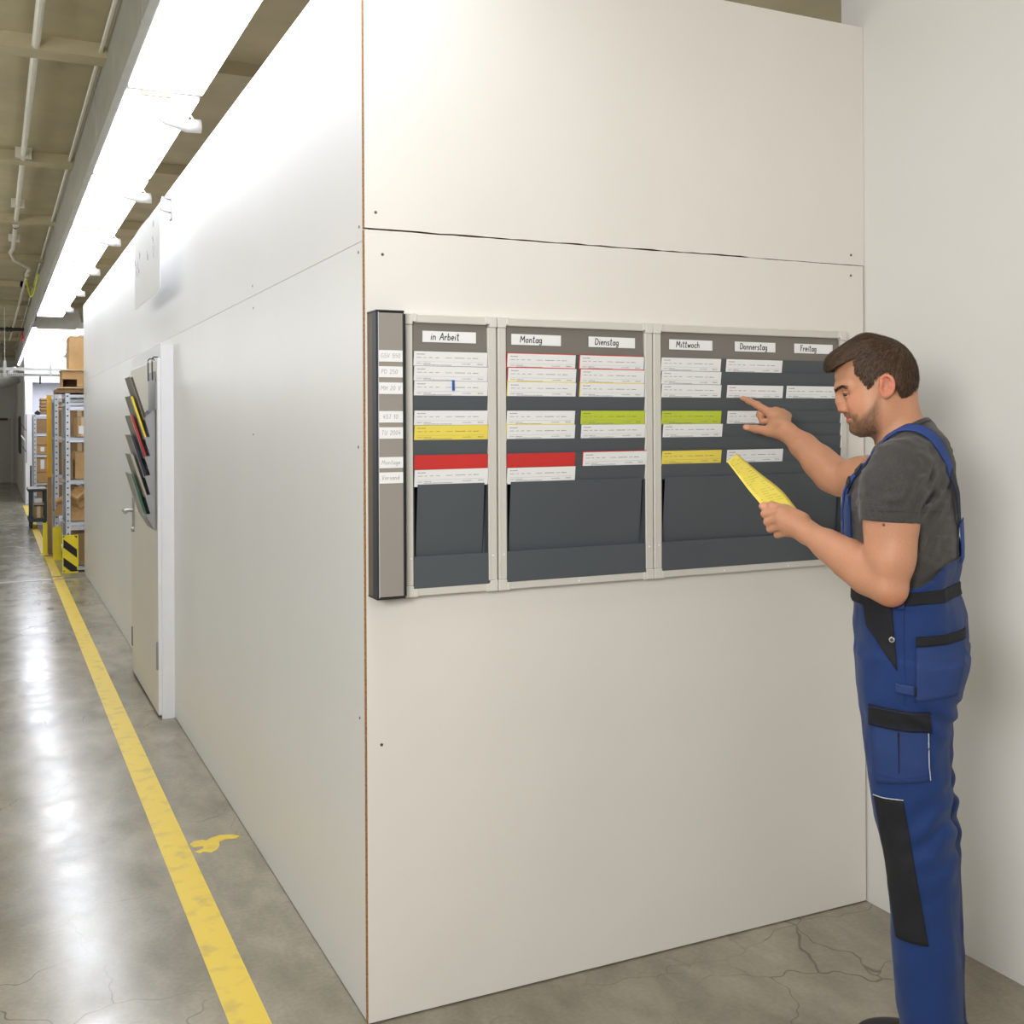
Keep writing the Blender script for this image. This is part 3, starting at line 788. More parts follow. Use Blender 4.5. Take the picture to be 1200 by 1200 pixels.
# ---------------------------------------------------------------- handwriting: stroke glyphs (x right, y up, cap height 1)
def arc(cx, cy, rx, ry, a0, a1, n=9):
    return [(cx + rx * math.cos(R(a0 + (a1 - a0) * i / n)), cy + ry * math.sin(R(a0 + (a1 - a0) * i / n))) for i in range(n + 1)]
G = {
 'A': (.62, [[(0, 0), (.36, 1.0), (.40, 1.0), (.60, 0)], [(.13, .36), (.54, .40)]]),
 'D': (.60, [[(.06, .02), (.04, 1)], [(.0, .98), (.30, .97)] + arc(.22, .5, .36, .47, 80, -85) + [(.02, .02)]]),
 'F': (.50, [[(.16, 0), (.16, .96)], [(.0, .98), (.50, 1.0)], [(.16, .55), (.40, .57)]]),
 'M': (.78, [[(.0, 0), (.08, 1.0), (.38, .35), (.64, 1.0), (.74, 0)]]),
 'G': (.60, [arc(.32, .5, .30, .5, 50, 330), [(.58, .22), (.58, .45), (.36, .45)]]),
 'V': (.58, [[(0, 1), (.26, 0), (.56, 1)]]),
 'P': (.5, [[(.05, 0), (.05, 1)], [(.05, .98)] + arc(.2, .74, .26, .25, 85, -90) + [(.05, .48)]]),
 'H': (.55, [[(.04, 0), (.04, 1)], [(.5, 0), (.5, 1)], [(.04, .5), (.5, .52)]]),
 'T': (.55, [[(0, 1), (.55, 1)], [(.27, 1), (.27, 0)]]),
 'U': (.56, [[(.03, 1), (.03, .3)] + arc(.28, .27, .25, .27, 180, 360) + [(.53, 1)]]),
 'S': (.5, [arc(.26, .75, .22, .24, 30, 250) + arc(.25, .27, .23, .27, 80, -150)]),
 'a': (.44, [arc(.22, .28, .20, .27, 20, 380, 12), [(.42, .56), (.40, .12), (.46, .0)]]),
 'b': (.44, [[(.04, 1.0), (.04, .02)], arc(.22, .27, .19, .27, 150, -180, 12)]),
 'c': (.4, [arc(.24, .28, .21, .28, 50, 320)]),
 'd': (.46, [arc(.2, .27, .19, .27, 20, 380, 12), [(.41, 1.0), (.40, .0)]]),
 'e': (.42, [[(.05, .27), (.38, .33)] + arc(.22, .30, .18, .28, 10, 310, 11)]),
 'g': (.44, [arc(.21, .30, .19, .26, 20, 380, 12), [(.40, .56), (.42, -.05)] + arc(.25, -.10, .17, .20, 0, -150, 6)]),
 'h': (.44, [[(.05, 1.0), (.04, 0)], [(.05, .35)] + arc(.21, .33, .17, .22, 140, 0, 6) + [(.40, 0)]]),
 'i': (.16, [[(.08, .55), (.06, 0)], [(.12, .82), (.13, .80)]]),
 'n': (.46, [[(.05, .56), (.04, 0)], [(.05, .35)] + arc(.22, .32, .18, .23, 140, 0, 6) + [(.42, 0)]]),
 'o': (.46, [arc(.22, .28, .20, .27, 95, 455, 13)]),
 'r': (.34, [[(.05, .56), (.05, 0)], [(.05, .34), (.16, .52), (.33, .52)]]),
 's': (.36, [arc(.19, .43, .15, .13, 40, 250, 6) + arc(.18, .14, .16, .15, 80, -140, 6)]),
 't': (.34, [[(.14, .98), (.13, .12), (.20, .0), (.32, .03)], [(.0, .70), (.30, .74)]]),
 'u': (.44, [[(.04, .55), (.04, .2)] + arc(.21, .2, .17, .2, 180, 360, 6) + [(.40, .56), (.42, 0)]]),
 'w': (.58, [[(.02, .55), (.12, .02), (.29, .45), (.42, .02), (.56, .56)]]),
 '0': (.5, [arc(.25, .5, .23, .5, 90, 450, 13)]),
 '1': (.3, [[(.03, .7), (.22, 1), (.20, 0)]]),
 '2': (.5, [arc(.24, .72, .22, .27, 160, -30, 7) + [(.02, .02), (.50, .02)]]),
 '4': (.5, [[(.30, 1), (.02, .35), (.5, .36)], [(.36, .6), (.34, 0)]]),
 '5': (.5, [[(.46, 1), (.10, .98), (.06, .55)] + arc(.23, .32, .24, .31, 110, -150, 9)]),
 '7': (.48, [[(.0, .98), (.46, 1), (.16, 0)]]),
 ' ': (.34, []),
}
def write(text, x, z, h, y, r, slant=.10, gap=.16):
    """pen strokes as thin raised ribbons standing in the x-z plane"""
    k = MB()
    for ch in text:
        wd, strokes = G[ch]
        for st in strokes:
            p = [(x + (a + slant * b) * h, z + b * h) for a, b in st]
            for (ax, az), (bx, bz) in zip(p[:-1], p[1:]):
                dx, dz = bx - ax, bz - az
                L = math.hypot(dx, dz) or 1e-6
                nx, nz = -dz / L * r, dx / L * r
                ex, ez = dx / L * r * .5, dz / L * r * .5
                k.prism([(ax - ex + nx, y, az - ez + nz), (bx + ex + nx, y, bz + ez + nz), (bx + ex - nx, y, bz + ez - nz), (ax - ex - nx, y, az - ez - nz)], (0, .0004, 0))
        x += (wd + gap) * h
    return k

def strip(label, text, x0, x1, z0, z1, y, tx, h, r, ink, group, tilt=0.0, gap=.16):
    o = MB().bbox(x0, y - .0012, z0, x1, y, z1, .0003).build('label_strip', M['paper'], origin=(x0, y, z0))
    tag(o, label, 'label', group)
    k = write(text, tx, z0 + (z1 - z0 - h) / 2 + .0008, h, y - .0016, r, gap=gap)
    k.build('handwriting', M[ink], o, origin=ORG[o.name])
    if tilt: o.rotation_euler[1] = tilt
    return o
for text, x0, tx in [('in Arbeit', .1472, .170), ('Montag', .4045, .431), ('Dienstag', .6448, .665), ('Mittwoch', .9140, .938), ('Donnerstag', 1.1482, 1.167), ('Freitag', 1.3737, 1.396)]:
    strip('white label strip with the handwritten word %s' % text, text, x0, x0 + .1525, 1.768, 1.7975, -.0275, tx, .0175, .00115, 'ink', 'handwritten header labels', -.0 if text == 'in Arbeit' else .003)
for text, z0, z1, tx in [('G5V 550', 1.7116, 1.7407, .017), ('PD 250', 1.6718, 1.6998, .018), ('MH 20 V', 1.6296, 1.6589, .017), ('457 10', 1.557, 1.5861, .022), ('TU 2004', 1.5162, 1.5452, .018), ('Montage', 1.4415, 1.4694, .018), ('Versand', 1.4027, 1.4307, .018)]:
    strip('white rail label with the pencilled writing %s' % text, text, .012, .0752, z0, z1, -.0743, tx, .0108, .00042, 'pencil', 'pencilled labels on the left rail', 0, .2)

# ---------------------------------------------------------------- job cards in the pockets
CW, CH = .2095, .0445
def print_mesh():
    k = MB()
    rnd = random.Random(4)
    def words(x0, x1, z, hh, mi):
        x = x0
        while x < x1:
            q = hh * rnd.choice((.65, .7, .75, 1.0))
            wd = rnd.uniform(.0007, .0012)
            k.box(x, -.0009, z, x + wd, -.0006, z + q, mi)
            x += wd + rnd.uniform(.0005, .0008)
    zt = CH
    for a, b in ((.008, .030),): words(a, b, zt - .0085, .0020, 1)
    for a, b, mi in ((.008, .022, 0), (.027, .034, 0), (.042, .053, 0), (.060, .071, 0), (.088, .106, 0), (.115, .144, 1), (.150, .160, 0), (.166, .181, 1)): words(a, b, zt - .0170, .0019, mi)
    k.box(.008, -.0009, zt - .0268, .200, -.0006, zt - .0265, 0)
    for a, b, mi in ((.008, .021, 0), (.026, .047, 0), (.136, .162, 0), (.181, .197, 1)): words(a, b, zt - .0325, .0018, mi)
    words(.027, .105, zt - .0363, .0018, 0)
    return k
def card_mb():
    k = MB(); k.box(0, -.0006, 0, CW, 0, CH); return k
card0 = {}
lean = math.atan2(.0060, .0440)
def job_card(row, x, color, label, dz=0.0, dx=0.0, dy=0.0, printed=True, tilt=0.0):
    z = PZ[row + 1] - .0062 + dz
    loc = (x + dx, -.0302 + dy, z)
    key = (color, printed)
    if key not in card0:
        o = card_mb().build('job_card', M[color], origin=(0, 0, 0))
        if printed:
            p = print_mesh().build('printed_lines', [M['print'], M['printdark']], o, origin=(0, 0, 0))
        card0[key] = o
    else:
        src = card0[key]
        o = link_copy(src, 'job_card')
        for ch in src.children: link_copy(ch, 'printed_lines', None, o)
    o.location = loc
    o.rotation_euler = (lean, tilt, 0)
    return tag(o, label, 'card', 'job cards in the planning boards')
ORD = ['first', 'second', 'third', 'fourth', 'fifth', 'sixth', 'seventh', 'eighth', 'ninth']
cname = {'paper': 'white', 'yellow': 'yellow', 'green': 'lime green', 'red': 'red'}
def column(col, items):
    for row, x, color, back, tilt in items:
        pr = color != 'red'
        lb = '%s%s job card in the %s pocket row under %s' % (cname[color], ' printed' if pr else ' blank', ORD[row], col)
        if back: lb = '%s printed job card with a %s edge behind it, %s pocket row under %s' % (cname[color], back, ORD[row], col)
        job_card(row, x, color, lb, 0, 0, 0, pr, tilt)
        if back:
            job_card(row, x, back, '%s card showing as a thin rim behind the white one, %s row under %s' % (back, ORD[row], col), .0026, -.0022, .0014, False, tilt)
column('in Arbeit', [(0, .1205, 'paper', None, 0), (1, .1210, 'paper', None, .002), (2, .1212, 'paper', None, 0), (4, .1210, 'paper', None, -.001), (5, .1212, 'yellow', None, -.002), (7, .1205, 'red', None, -.002), (8, .1212, 'paper', None, -.006)])
column('Montag', [(0, .3897, 'paper', 'red', .002), (1, .3915, 'paper', 'red', .002), (2, .3908, 'paper', 'yellow', 0), (4, .3870, 'paper', None, 0), (5, .3872, 'paper', 'yellow', -.001), (7, .3872, 'red', None, -.003), (8, .3873, 'paper', None, -.003)])
column('Dienstag', [(0, .6136, 'paper', 'red', .003), (1, .6155, 'paper', 'red', .003), (2, .6145, 'paper', 'yellow', .001), (4, .6155, 'green', None, -.001), (5, .6165, 'paper', None, -.002), (7, .6225, 'paper', 'red', -.004)])
column('Mittwoch', [(0, .8829, 'paper', None, .002), (1, .8836, 'paper', None, .002), (2, .8835, 'paper', None, .002), (4, .8832, 'green', None, -.001), (5, .8875, 'paper', None, -.002), (7, .8832, 'yellow', None, -.003)])
column('Donnerstag', [(0, 1.1120, 'paper', None, .003), (2, 1.1145, 'paper', None, .003), (4, 1.1150, 'paper', None, 0), (7, 1.1130, 'paper', None, -.004)])
column('Freitag', [(2, 1.3375, 'paper', None, .003)])
k = MB(); k.bbox(.2265, -.0385, 1.641, .2335, -.0368, 1.669, .0004); k.box(.2265, -.0368, 1.666, .2335, -.034, 1.669)
tag(k.build('marker_clip', M['bluetab'], origin=(.23, -.037, 1.641)), 'small blue marker clip on the third card under in Arbeit', 'clip')

# ---------------------------------------------------------------- the man: a small signed-distance modeller (numpy) meshed by surface nets
PM = np.array([1.078, -.790, 0.0])          # where he stands
PV = np.array([-.7100, -.7042, 0.0]); PV /= np.linalg.norm(PV)
PS = np.array([PV[1], -PV[0], 0.0])         # the way his head faces (local s); local v is his left
def to_world(p): return PM + p[:, :1] * PS + p[:, 1:2] * PV + p[:, 2:3] * np.array([0, 0, 1.0])

def smin(a, b, k): 
    h = np.maximum(k - np.abs(a - b), 0) / k
    return np.minimum(a, b) - h * h * k * .25
def smax(a, b, k): return -smin(-a, -b, k)
def cone(p, a, b, ra, rb):
    a, b = np.array(a), np.array(b)
    d = b - a
    t = np.clip(((p - a) @ d) / (d @ d), 0, 1)
    return np.linalg.norm(p - a - t[:, None] * d, axis=1) - (ra + (rb - ra) * t)
def chain(p, pts, k=.006):
    """pts = [(s,v,z,r), ...]"""
    o = None
    for q, r in zip(pts[:-1], pts[1:]):
        c = cone(p, q[:3], r[:3], q[3], r[3])
        o = c if o is None else smin(o, c, k)
    return o
def ell(p, c, r, ax=None):
    q = p - np.array(c)
    if ax is not None: q = q @ np.array(ax).T
    r = np.array(r)
    k0 = np.linalg.norm(q / r, axis=1)
    k1 = np.linalg.norm(q / (r * r), axis=1)
    return np.where(k1 < 1e-9, -min(r), k0 * (k0 - 1) / np.maximum(k1, 1e-9))
def rot(ax, deg):
    c, s = math.cos(R(deg)), math.sin(R(deg))
    return {'z': [[c, s, 0], [-s, c, 0], [0, 0, 1]], 'v': [[c, 0, -s], [0, 1, 0], [s, 0, c]], 's': [[1, 0, 0], [0, c, s], [0, -s, c]]}[ax]
def loft(p, rows, theta=0, n=2.3, cv=0.0, taper=None):
    """rows (z, front s, back s, half width): superelliptic sections, turned by theta about the body axis"""
    rows = sorted(rows)
    z = np.array([r[0] for r in rows])
    zz = np.clip(p[:, 2], z[0], z[-1])
    fr, bk, hw = [np.interp(zz, z, np.array([r[i] for r in rows])) for i in (1, 2, 3)]
    c, a = (fr + bk) / 2, (fr - bk) / 2
    cvv = cv(zz) if callable(cv) else cv
    x, y = p[:, 0] - c, p[:, 1] - cvv
    if theta:
        ct, st = math.cos(R(theta)), math.sin(R(theta))
        x, y = x * ct - y * st, x * st + y * ct
    if taper is not None: hw = hw * (1 - np.interp(zz, *taper) * np.clip(x / a, 0, 1) ** 2)
    q = (np.abs(x / a) ** n + np.abs(y / hw) ** n) ** (1 / n)
    d = (q - 1) * np.minimum(a, hw)
    dz = np.maximum(z[0] - p[:, 2], p[:, 2] - z[-1])
    return np.where(dz > 0, np.sqrt(np.maximum(d, 0) ** 2 + dz ** 2), np.maximum(d, dz))
def noise3(p, seed=0):
    """value noise, about -1..1"""
    i = np.floor(p).astype(np.int64)
    f = p - i
    f = f * f * (3 - 2 * f)
    def h(a, b, c):
        n = (a * 374761393 + b * 668265263 + c * 2147483647 + seed * 1274126177) & 0xffffffff
        n = ((n ^ (n >> 13)) * 1274126177) & 0xffffffff
        return ((n ^ (n >> 16)) & 0xffff) / 32767.5 - 1
    r = 0
    for a in (0, 1):
        for b in (0, 1):
            for c in (0, 1):
                w_ = (f[:, 0] if a else 1 - f[:, 0]) * (f[:, 1] if b else 1 - f[:, 1]) * (f[:, 2] if c else 1 - f[:, 2])
                r = r + w_ * h(i[:, 0] + a, i[:, 1] + b, i[:, 2] + c)
    return r
def surface(fn, lo, hi, h):
    """surface nets over the box lo..hi, evaluating fn only near the surface"""
    lo, hi = np.array(lo, float), np.array(hi, float)
    B = 8
    nb = np.ceil((hi - lo) / (h * B)).astype(int)
    n = nb * B + 1
    ctr = np.stack(np.meshgrid(*[np.arange(m) for m in nb], indexing='ij'), -1).reshape(-1, 3)
    cp = lo + (ctr + .5) * B * h
    dc = fn(cp)
    near = np.abs(dc) < B * h * .5 * 1.7321 * 1.5 + .006
    g = np.repeat(np.repeat(np.repeat(np.sign(dc).reshape(nb), B, 0), B, 1), B, 2).astype(np.float32)
    g = np.pad(g, ((0, 1), (0, 1), (0, 1)), mode='edge')
    off = np.stack(np.meshgrid(*[np.arange(B + 1)] * 3, indexing='ij'), -1).reshape(-1, 3)
    idx = (ctr[near][:, None, :] * B + off[None]).reshape(-1, 3)
    flat = np.unique(np.ravel_multi_index(idx.T, n))
    ii = np.stack(np.unravel_index(flat, n), -1)
    vals = np.empty(len(flat), np.float32)
    for q in range(0, len(flat), 400000):
        vals[q:q + 400000] = fn(lo + ii[q:q + 400000] * h)
    g.reshape(-1)[flat] = vals
    ins = g < 0
    c = [ins[a:n[0] - 1 + a, b:n[1] - 1 + b, d:n[2] - 1 + d] for a in (0, 1) for b in (0, 1) for d in (0, 1)]
    s = sum(x.astype(np.int8) for x in c)
    cell = np.argwhere((s > 0) & (s < 8))
    cid = -np.ones(n - 1, np.int64)
    cid[tuple(cell.T)] = np.arange(len(cell))
    acc = np.zeros((len(cell), 3)); cnt = np.zeros(len(cell))
    cor = np.array([(a, b, d) for a in (0, 1) for b in (0, 1) for d in (0, 1)])
    gv = np.stack([g[tuple((cell + k).T)] for k in cor], 1)
    for a in range(8):
        for b in range(a + 1, 8):
            if np.abs(cor[a] - cor[b]).sum() != 1: continue
            va, vb = gv[:, a], gv[:, b]
            m = (va < 0) != (vb < 0)
            t = np.where(m, va / np.where(m, va - vb, 1), 0)[:, None]
            acc += np.where(m[:, None], cor[a] + t * (cor[b] - cor[a]), 0)
            cnt += m
    verts = lo + (cell + acc / np.maximum(cnt, 1)[:, None]) * h
    quads = []
    for ax in range(3):
        a1, a2 = [(1, 2), (2, 0), (0, 1)][ax]
        sl0 = [slice(None)] * 3; sl1 = [slice(None)] * 3
        sl0[ax] = slice(0, n[ax] - 1); sl1[ax] = slice(1, n[ax])
        A, Bv = ins[tuple(sl0)], ins[tuple(sl1)]
        e = np.argwhere(A != Bv)
        e = e[(e[:, a1] > 0) & (e[:, a2] > 0) & (e[:, a1] < n[a1] - 1) & (e[:, a2] < n[a2] - 1)]
        fl_ = A[tuple(e.T)]
        q = []
        for d1, d2 in ((-1, -1), (0, -1), (0, 0), (-1, 0)):
            k = e.copy(); k[:, a1] += d1; k[:, a2] += d2
            q.append(cid[tuple(k.T)])
        q = np.stack(q, 1)
        q[~fl_] = q[~fl_][:, ::-1]
        quads.append(q)
    quads = np.concatenate(quads)
    return verts, quads[(quads >= 0).all(1)]
def grad(fn, p, e=.002):
    g = np.stack([fn(p + np.eye(3)[i] * e) - fn(p - np.eye(3)[i] * e) for i in range(3)], 1)
    return g / np.maximum(np.linalg.norm(g, axis=1, keepdims=True), 1e-9)
def relax(v, q, it=2, lam=.5):
    for _ in range(it):
        acc = np.zeros_like(v); cnt = np.zeros(len(v))
        for a in range(4):
            b = (a + 1) % 4
            np.add.at(acc, q[:, a], v[q[:, b]]); np.add.at(cnt, q[:, a], 1)
            np.add.at(acc, q[:, b], v[q[:, a]]); np.add.at(cnt, q[:, b], 1)
        v = v + lam * (acc / np.maximum(cnt, 1)[:, None] - v)
    return v
def np_mesh(name, pieces, mats, parent, colors=None, matidx=None):
    """pieces [(verts, quads)] in the man's local space -> one smooth mesh object"""
    vs, qs, o = [], [], 0
    for v, q in pieces:
        vs.append(v); qs.append(q + o); o += len(v)
    v, q = np.concatenate(vs), np.concatenate(qs)
    w_ = to_world(v) - np.array(ORG[parent.name])
    me = bpy.data.meshes.new(name)
    me.vertices.add(len(w_)); me.vertices.foreach_set('co', w_.astype(np.float32).ravel())
    me.loops.add(q.size); me.loops.foreach_set('vertex_index', q.astype(np.int32).ravel())
    me.polygons.add(len(q))
    me.polygons.foreach_set('loop_start', np.arange(0, q.size, 4, dtype=np.int32))
    me.polygons.foreach_set('loop_total', np.full(len(q), 4, np.int32))
    me.polygons.foreach_set('use_smooth', np.ones(len(q), bool))
    for m in (mats if isinstance(mats, list) else [mats]): me.materials.append(m)
    me.update(calc_edges=True); me.validate()
    if colors is not None:
        at = me.color_attributes.new('tint', 'FLOAT_COLOR', 'POINT')
        at.data.foreach_set('color', np.concatenate([colors(v), np.ones((len(v), 1))], 1).astype(np.float32).ravel())
    ob = bpy.data.objects.new(name, me)
    COL.objects.link(ob)
    ob.parent = parent
    ORG[ob.name] = ORG[parent.name]
    return ob

def tint_mat(name, rough, spec, bump, bscale, sub=0, sheen=0, mul=None, stretch=(1, 1, 1)):
    m = bpy.data.materials.new(name); m.use_nodes = True
    nt = m.node_tree; b = nt.nodes['Principled BSDF']
    a = nt.nodes.new('ShaderNodeVertexColor'); a.layer_name = 'tint'
    out = a.outputs[0]
    tc = nt.nodes.new('ShaderNodeTexCoord')
    mp = nt.nodes.new('ShaderNodeMapping'); mp.inputs['Scale'].default_value = stretch
    nt.links.new(tc.outputs['Object'], mp.inputs[0])
    n = nt.nodes.new('ShaderNodeTexNoise'); n.inputs['Scale'].default_value = bscale; n.inputs['Detail'].default_value = 4
    nt.links.new(mp.outputs[0], n.inputs['Vector'])
    if mul:
        cr = nt.nodes.new('ShaderNodeValToRGB')
        cr.color_ramp.elements[0].position, cr.color_ramp.elements[1].position = .32, .68
        cr.color_ramp.elements[0].color = (*[mul[0]] * 3, 1); cr.color_ramp.elements[1].color = (*[mul[1]] * 3, 1)
        nt.links.new(n.outputs['Fac'], cr.inputs[0])
        x = nt.nodes.new('ShaderNodeMix'); x.data_type = 'RGBA'; x.blend_type = 'MULTIPLY'; x.inputs[0].default_value = 1
        nt.links.new(out, x.inputs[6]); nt.links.new(cr.outputs[0], x.inputs[7]); out = x.outputs[2]
    nt.links.new(out, b.inputs['Base Color'])
    b.inputs['Roughness'].default_value = rough
    b.inputs['Specular IOR Level'].default_value = spec
    if sub:
        b.inputs['Subsurface Weight'].default_value = sub
        b.inputs['Subsurface Radius'].default_value = (.012, .005, .003)
        b.inputs['Subsurface Scale'].default_value = .6
    if sheen: b.inputs['Sheen Weight'].default_value = sheen
    bp = nt.nodes.new('ShaderNodeBump'); bp.inputs['Strength'].default_value = bump; bp.inputs['Distance'].default_value = .002
    nt.links.new(n.outputs['Fac'], bp.inputs['Height']); nt.links.new(bp.outputs[0], b.inputs['Normal'])
    return m
M['skin'] = tint_mat('skin', .48, .35, .12, 420, sub=.12, mul=(.93, 1.05))
M['hair'] = tint_mat('brown_hair', .55, .22, .3, 600, mul=(.7, 1.25), stretch=(1, 1, .4))
M['shirt'] = tint_mat('melange_jersey', .9, .2, .3, 520, sheen=.15, mul=(.80, 1.25))
M['twill'] = tint_mat('blue_twill', .78, .25, .25, 700, sheen=.1, mul=(.9, 1.1))
M['blue'] = mat('blue_strap_cloth', (35, 65, 130), .75, var=.05, scale=40, bump=.1, bscale=400)
M['navy'] = mat('navy_webbing', (30, 36, 56), .8, var=.08, scale=60, bump=.1, bscale=400)
M['blackcloth'] = mat('black_canvas', (21, 22, 28), .85, var=.10, scale=50, bump=.15, bscale=500)
M['piping'] = mat('reflective_piping', (186, 190, 196), .4)
M['pocketcloth'] = mat('blue_pocket_cloth', (31, 57, 110), .78, var=.05, scale=40, bump=.1, bscale=400)
M['seam'] = mat('blue_seam', (26, 46, 112), .8)
M['eyewhite'] = mat('shaded_eye_white', (176, 164, 154), .25)  # white darkened to stand in for the shade of the lashes
M['iris'] = mat('dark_iris', (44, 34, 28), .15)
M['shoe'] = mat('black_leather_shoe', (34, 33, 33), .45)
M['sole'] = mat('rubber_sole', (58, 56, 54), .8)
TH = 10.0      # trunk turned a little away from us, towards the board

# ---- body skin -----------------------------------------------------------
def f_head(p):
    face = [(1.519, .108, .080, .020), (1.528, .126, .070, .038), (1.540, .1315, .062, .048), (1.552, .1335, .055, .054), (1.566, .1360, .045, .058), (1.585, .1370, .030, .064),
            (1.605, .1430, .012, .068), (1.622, .1540, .000, .071), (1.640, .1640, -.006, .073), (1.66, .1675, -.008, .074), (1.68, .1665, -.008, .074), (1.70, .160, -.004, .072), (1.72, .145, .008, .064), (1.738, .118, .030, .045), (1.748, .09, .05, .02)]
    d = loft(p, face, 0, 2.1, 0, ([1.52, 1.54, 1.556, 1.60, 1.625, 1.70], [.10, .22, .42, .44, .34, .28]))
    q = p.copy(); q[:, 1] = np.abs(q[:, 1])          # both halves at once
    d = smin(d, ell(q, (.104, .042, 1.594), (.032, .024, .028)), .03)                    # cheek
    d = smin(d, ell(q, (.076, .048, 1.568), (.030, .016, .036)), .03)                    # jaw
    d = smin(d, cone(q, (.1555, .006, 1.633), (.131, .050, 1.637), .0105, .010), .014)    # brow
    d = smax(d, -ell(q, (.155, .036, 1.6165), (.019, .022, .0115)), .014)                # socket
    d = smin(d, ell(q, (.1335, .033, 1.6175), (.0135, .0160, .0122)), .006)              # lids
    d = smax(d, -ell(q, (.1425, .0455, 1.6165), (.0094, .0085, .0024), rot('v', -8)), .0015)     # lid opening
    d = smin(d, chain(q, [(.1490, .036, 1.6205, .0012), (.1425, .0465, 1.6202, .0014), (.1330, .0490, 1.6175, .0010)], .001), .002)   # upper lid rim
    d = smin(d, chain(q, [(.1535, 0, 1.624, .0085), (.1562, 0, 1.603, .0082), (.1508, 0, 1.5840, .0100)], .01), .014)   # nose
    d = smin(d, ell(q, (.1410, .0125, 1.5810), (.0110, .0075, .0072)), .007)
    d = smax(d, -ell(q, (.1495, .008, 1.5735), (.006, .0035, .004)), .003)
    d = smin(d, chain(q, [(.1405, 0, 1.5690, .0052), (.1350, .015, 1.5670, .0048), (.1175, .0285, 1.5625, .0032)], .004), .006)
    d = smin(d, chain(q, [(.1355, 0, 1.5555, .0062), (.1290, .015, 1.5560, .0056), (.1165, .0280, 1.5610, .0032)], .004), .006)
    d = smax(d, -chain(q, [(.1455, 0, 1.5622, .0019), (.1385, .016, 1.5618, .0019), (.1165, .0335, 1.5608, .0014)], .002), .002)
    d = smin(d, ell(q, (.112, .008, 1.534), (.020, .020, .0145)), .016)                  # chin
    # ear
    A = np.array(rot('v', -10)) @ np.array(rot('z', 24))
    c0 = np.array([.048, .0745, 1.633])
    e = ell(q, c0, (.0165, .0055, .0285), A)
    e = smax(e, -ell(q, c0 + np.array([.002, .0092, .001]), (.0095, .0075, .0175), A), .003)
    hel = [c0 + np.array(v_) for v_ in ((.011, .004, .002), (.012, .004, .017), (.002, .007, .0265), (-.011, .009, .020), (-.0155, .009, .004), (-.012, .007, -.012), (-.002, .004, -.021))]
    hh = np.array(hel)
    for _ in range(2):
        m_ = (hh[:-1] + hh[1:]) / 2
        if len(hh) > 3: m_[1:-1] += (m_[1:-1] - (hh[:-3] + hh[3:]) / 2) * .125
        z_ = np.empty((len(hh) + len(m_), 3)); z_[0::2] = hh; z_[1::2] = m_; hh = z_
    hr_ = np.interp(np.linspace(0, 6, len(hh)), [0, 1, 5, 6], [.003, .0038, .0038, .0052])
    e = smin(e, chain(q, [(*v_, r_) for v_, r_ in zip(hh, hr_)], .002), .003)
    e = smax(e, -ell(q, c0 + np.array([.005, .0075, -.005]), (.0050, .0065, .006), A), .002)
    e = smin(e, chain(q, [(*(c0 + np.array([-.006, .0075, .013])), .002), (*(c0 + np.array([-.0085, .0075, .002])), .0028), (*(c0 + np.array([-.005, .006, -.010])), .0025)], .003), .003)
    e = smin(e, cone(q, c0 + np.array([.012, .000, .002]), c0 + np.array([.010, .0015, -.010]), .004, .004), .004)
    d = smin(d, e, .006)
    # neck, with the tendon running down to the collar bone
    nk = chain(p, [(.030, 0, 1.64, .050), (.040, 0, 1.585, .0535), (.008, 0, 1.50, .060), (.000, 0, 1.44, .075)], .03)
    nk = smin(nk, chain(q, [(.040, .050, 1.600, .012), (.055, .030, 1.500, .012), (.055, .018, 1.47, .012)], .01), .02)
    d = smin(d, nk, .016)
    return d
def hand_left(p):
    """near hand: thumb on top, fingers curled behind the card"""
    w_ = (.228, .090, 1.296)
    d = chain(p, [(.205, .102, 1.284, .0255), (*w_, .0245), (.250, .090, 1.308, .024)], .02)
    mcp = [(.284, .083, 1.341), (.289, .089, 1.325), (.284, .088, 1.308), (.272, .082, 1.293)]
    for m_, r_ in zip(mcp, (.0125, .0125, .0118, .0108)):
        d = smin(d, cone(p, (.242, .086, 1.306), m_, .017, r_), .014)
    d = smin(d, ell(p, (.262, .068, 1.320), (.028, .016, .022)), .016)
    F_ = [[mcp[0], (.325, .070, 1.334), (.324, .044, 1.335), (.306, .030, 1.338)],
          [mcp[1], (.3185, .071, 1.315), (.316, .044, 1.313), (.297, .032, 1.315)],
          [mcp[2], (.3125, .068, 1.2985), (.309, .042, 1.297), (.291, .033, 1.299)],
          [mcp[3], (.297, .062, 1.284), (.295, .041, 1.283), (.279, .034, 1.286)]]
    for f_, r_ in zip(F_, (.0098, .0098, .0094, .0082)):
        d = smin(d, chain(p, [(*f_[0], r_ + .0018), (*f_[1], r_), (*f_[2], r_ - .0012), (*f_[3], r_ - .0022)], .004), .0035)
    t = chain(p, [(.238, .078, 1.322, .019), (.276, .066, 1.343, .0135), (.309, .060, 1.352, .0105), (.3335, .053, 1.3505, .0085)], .006)
    d = smin(d, t, .009)
    nail = ell(p, (.3275, .0635, 1.3535), (.0085, .003, .006), rot('v', 6))
    return smax(d, -nail, .002)
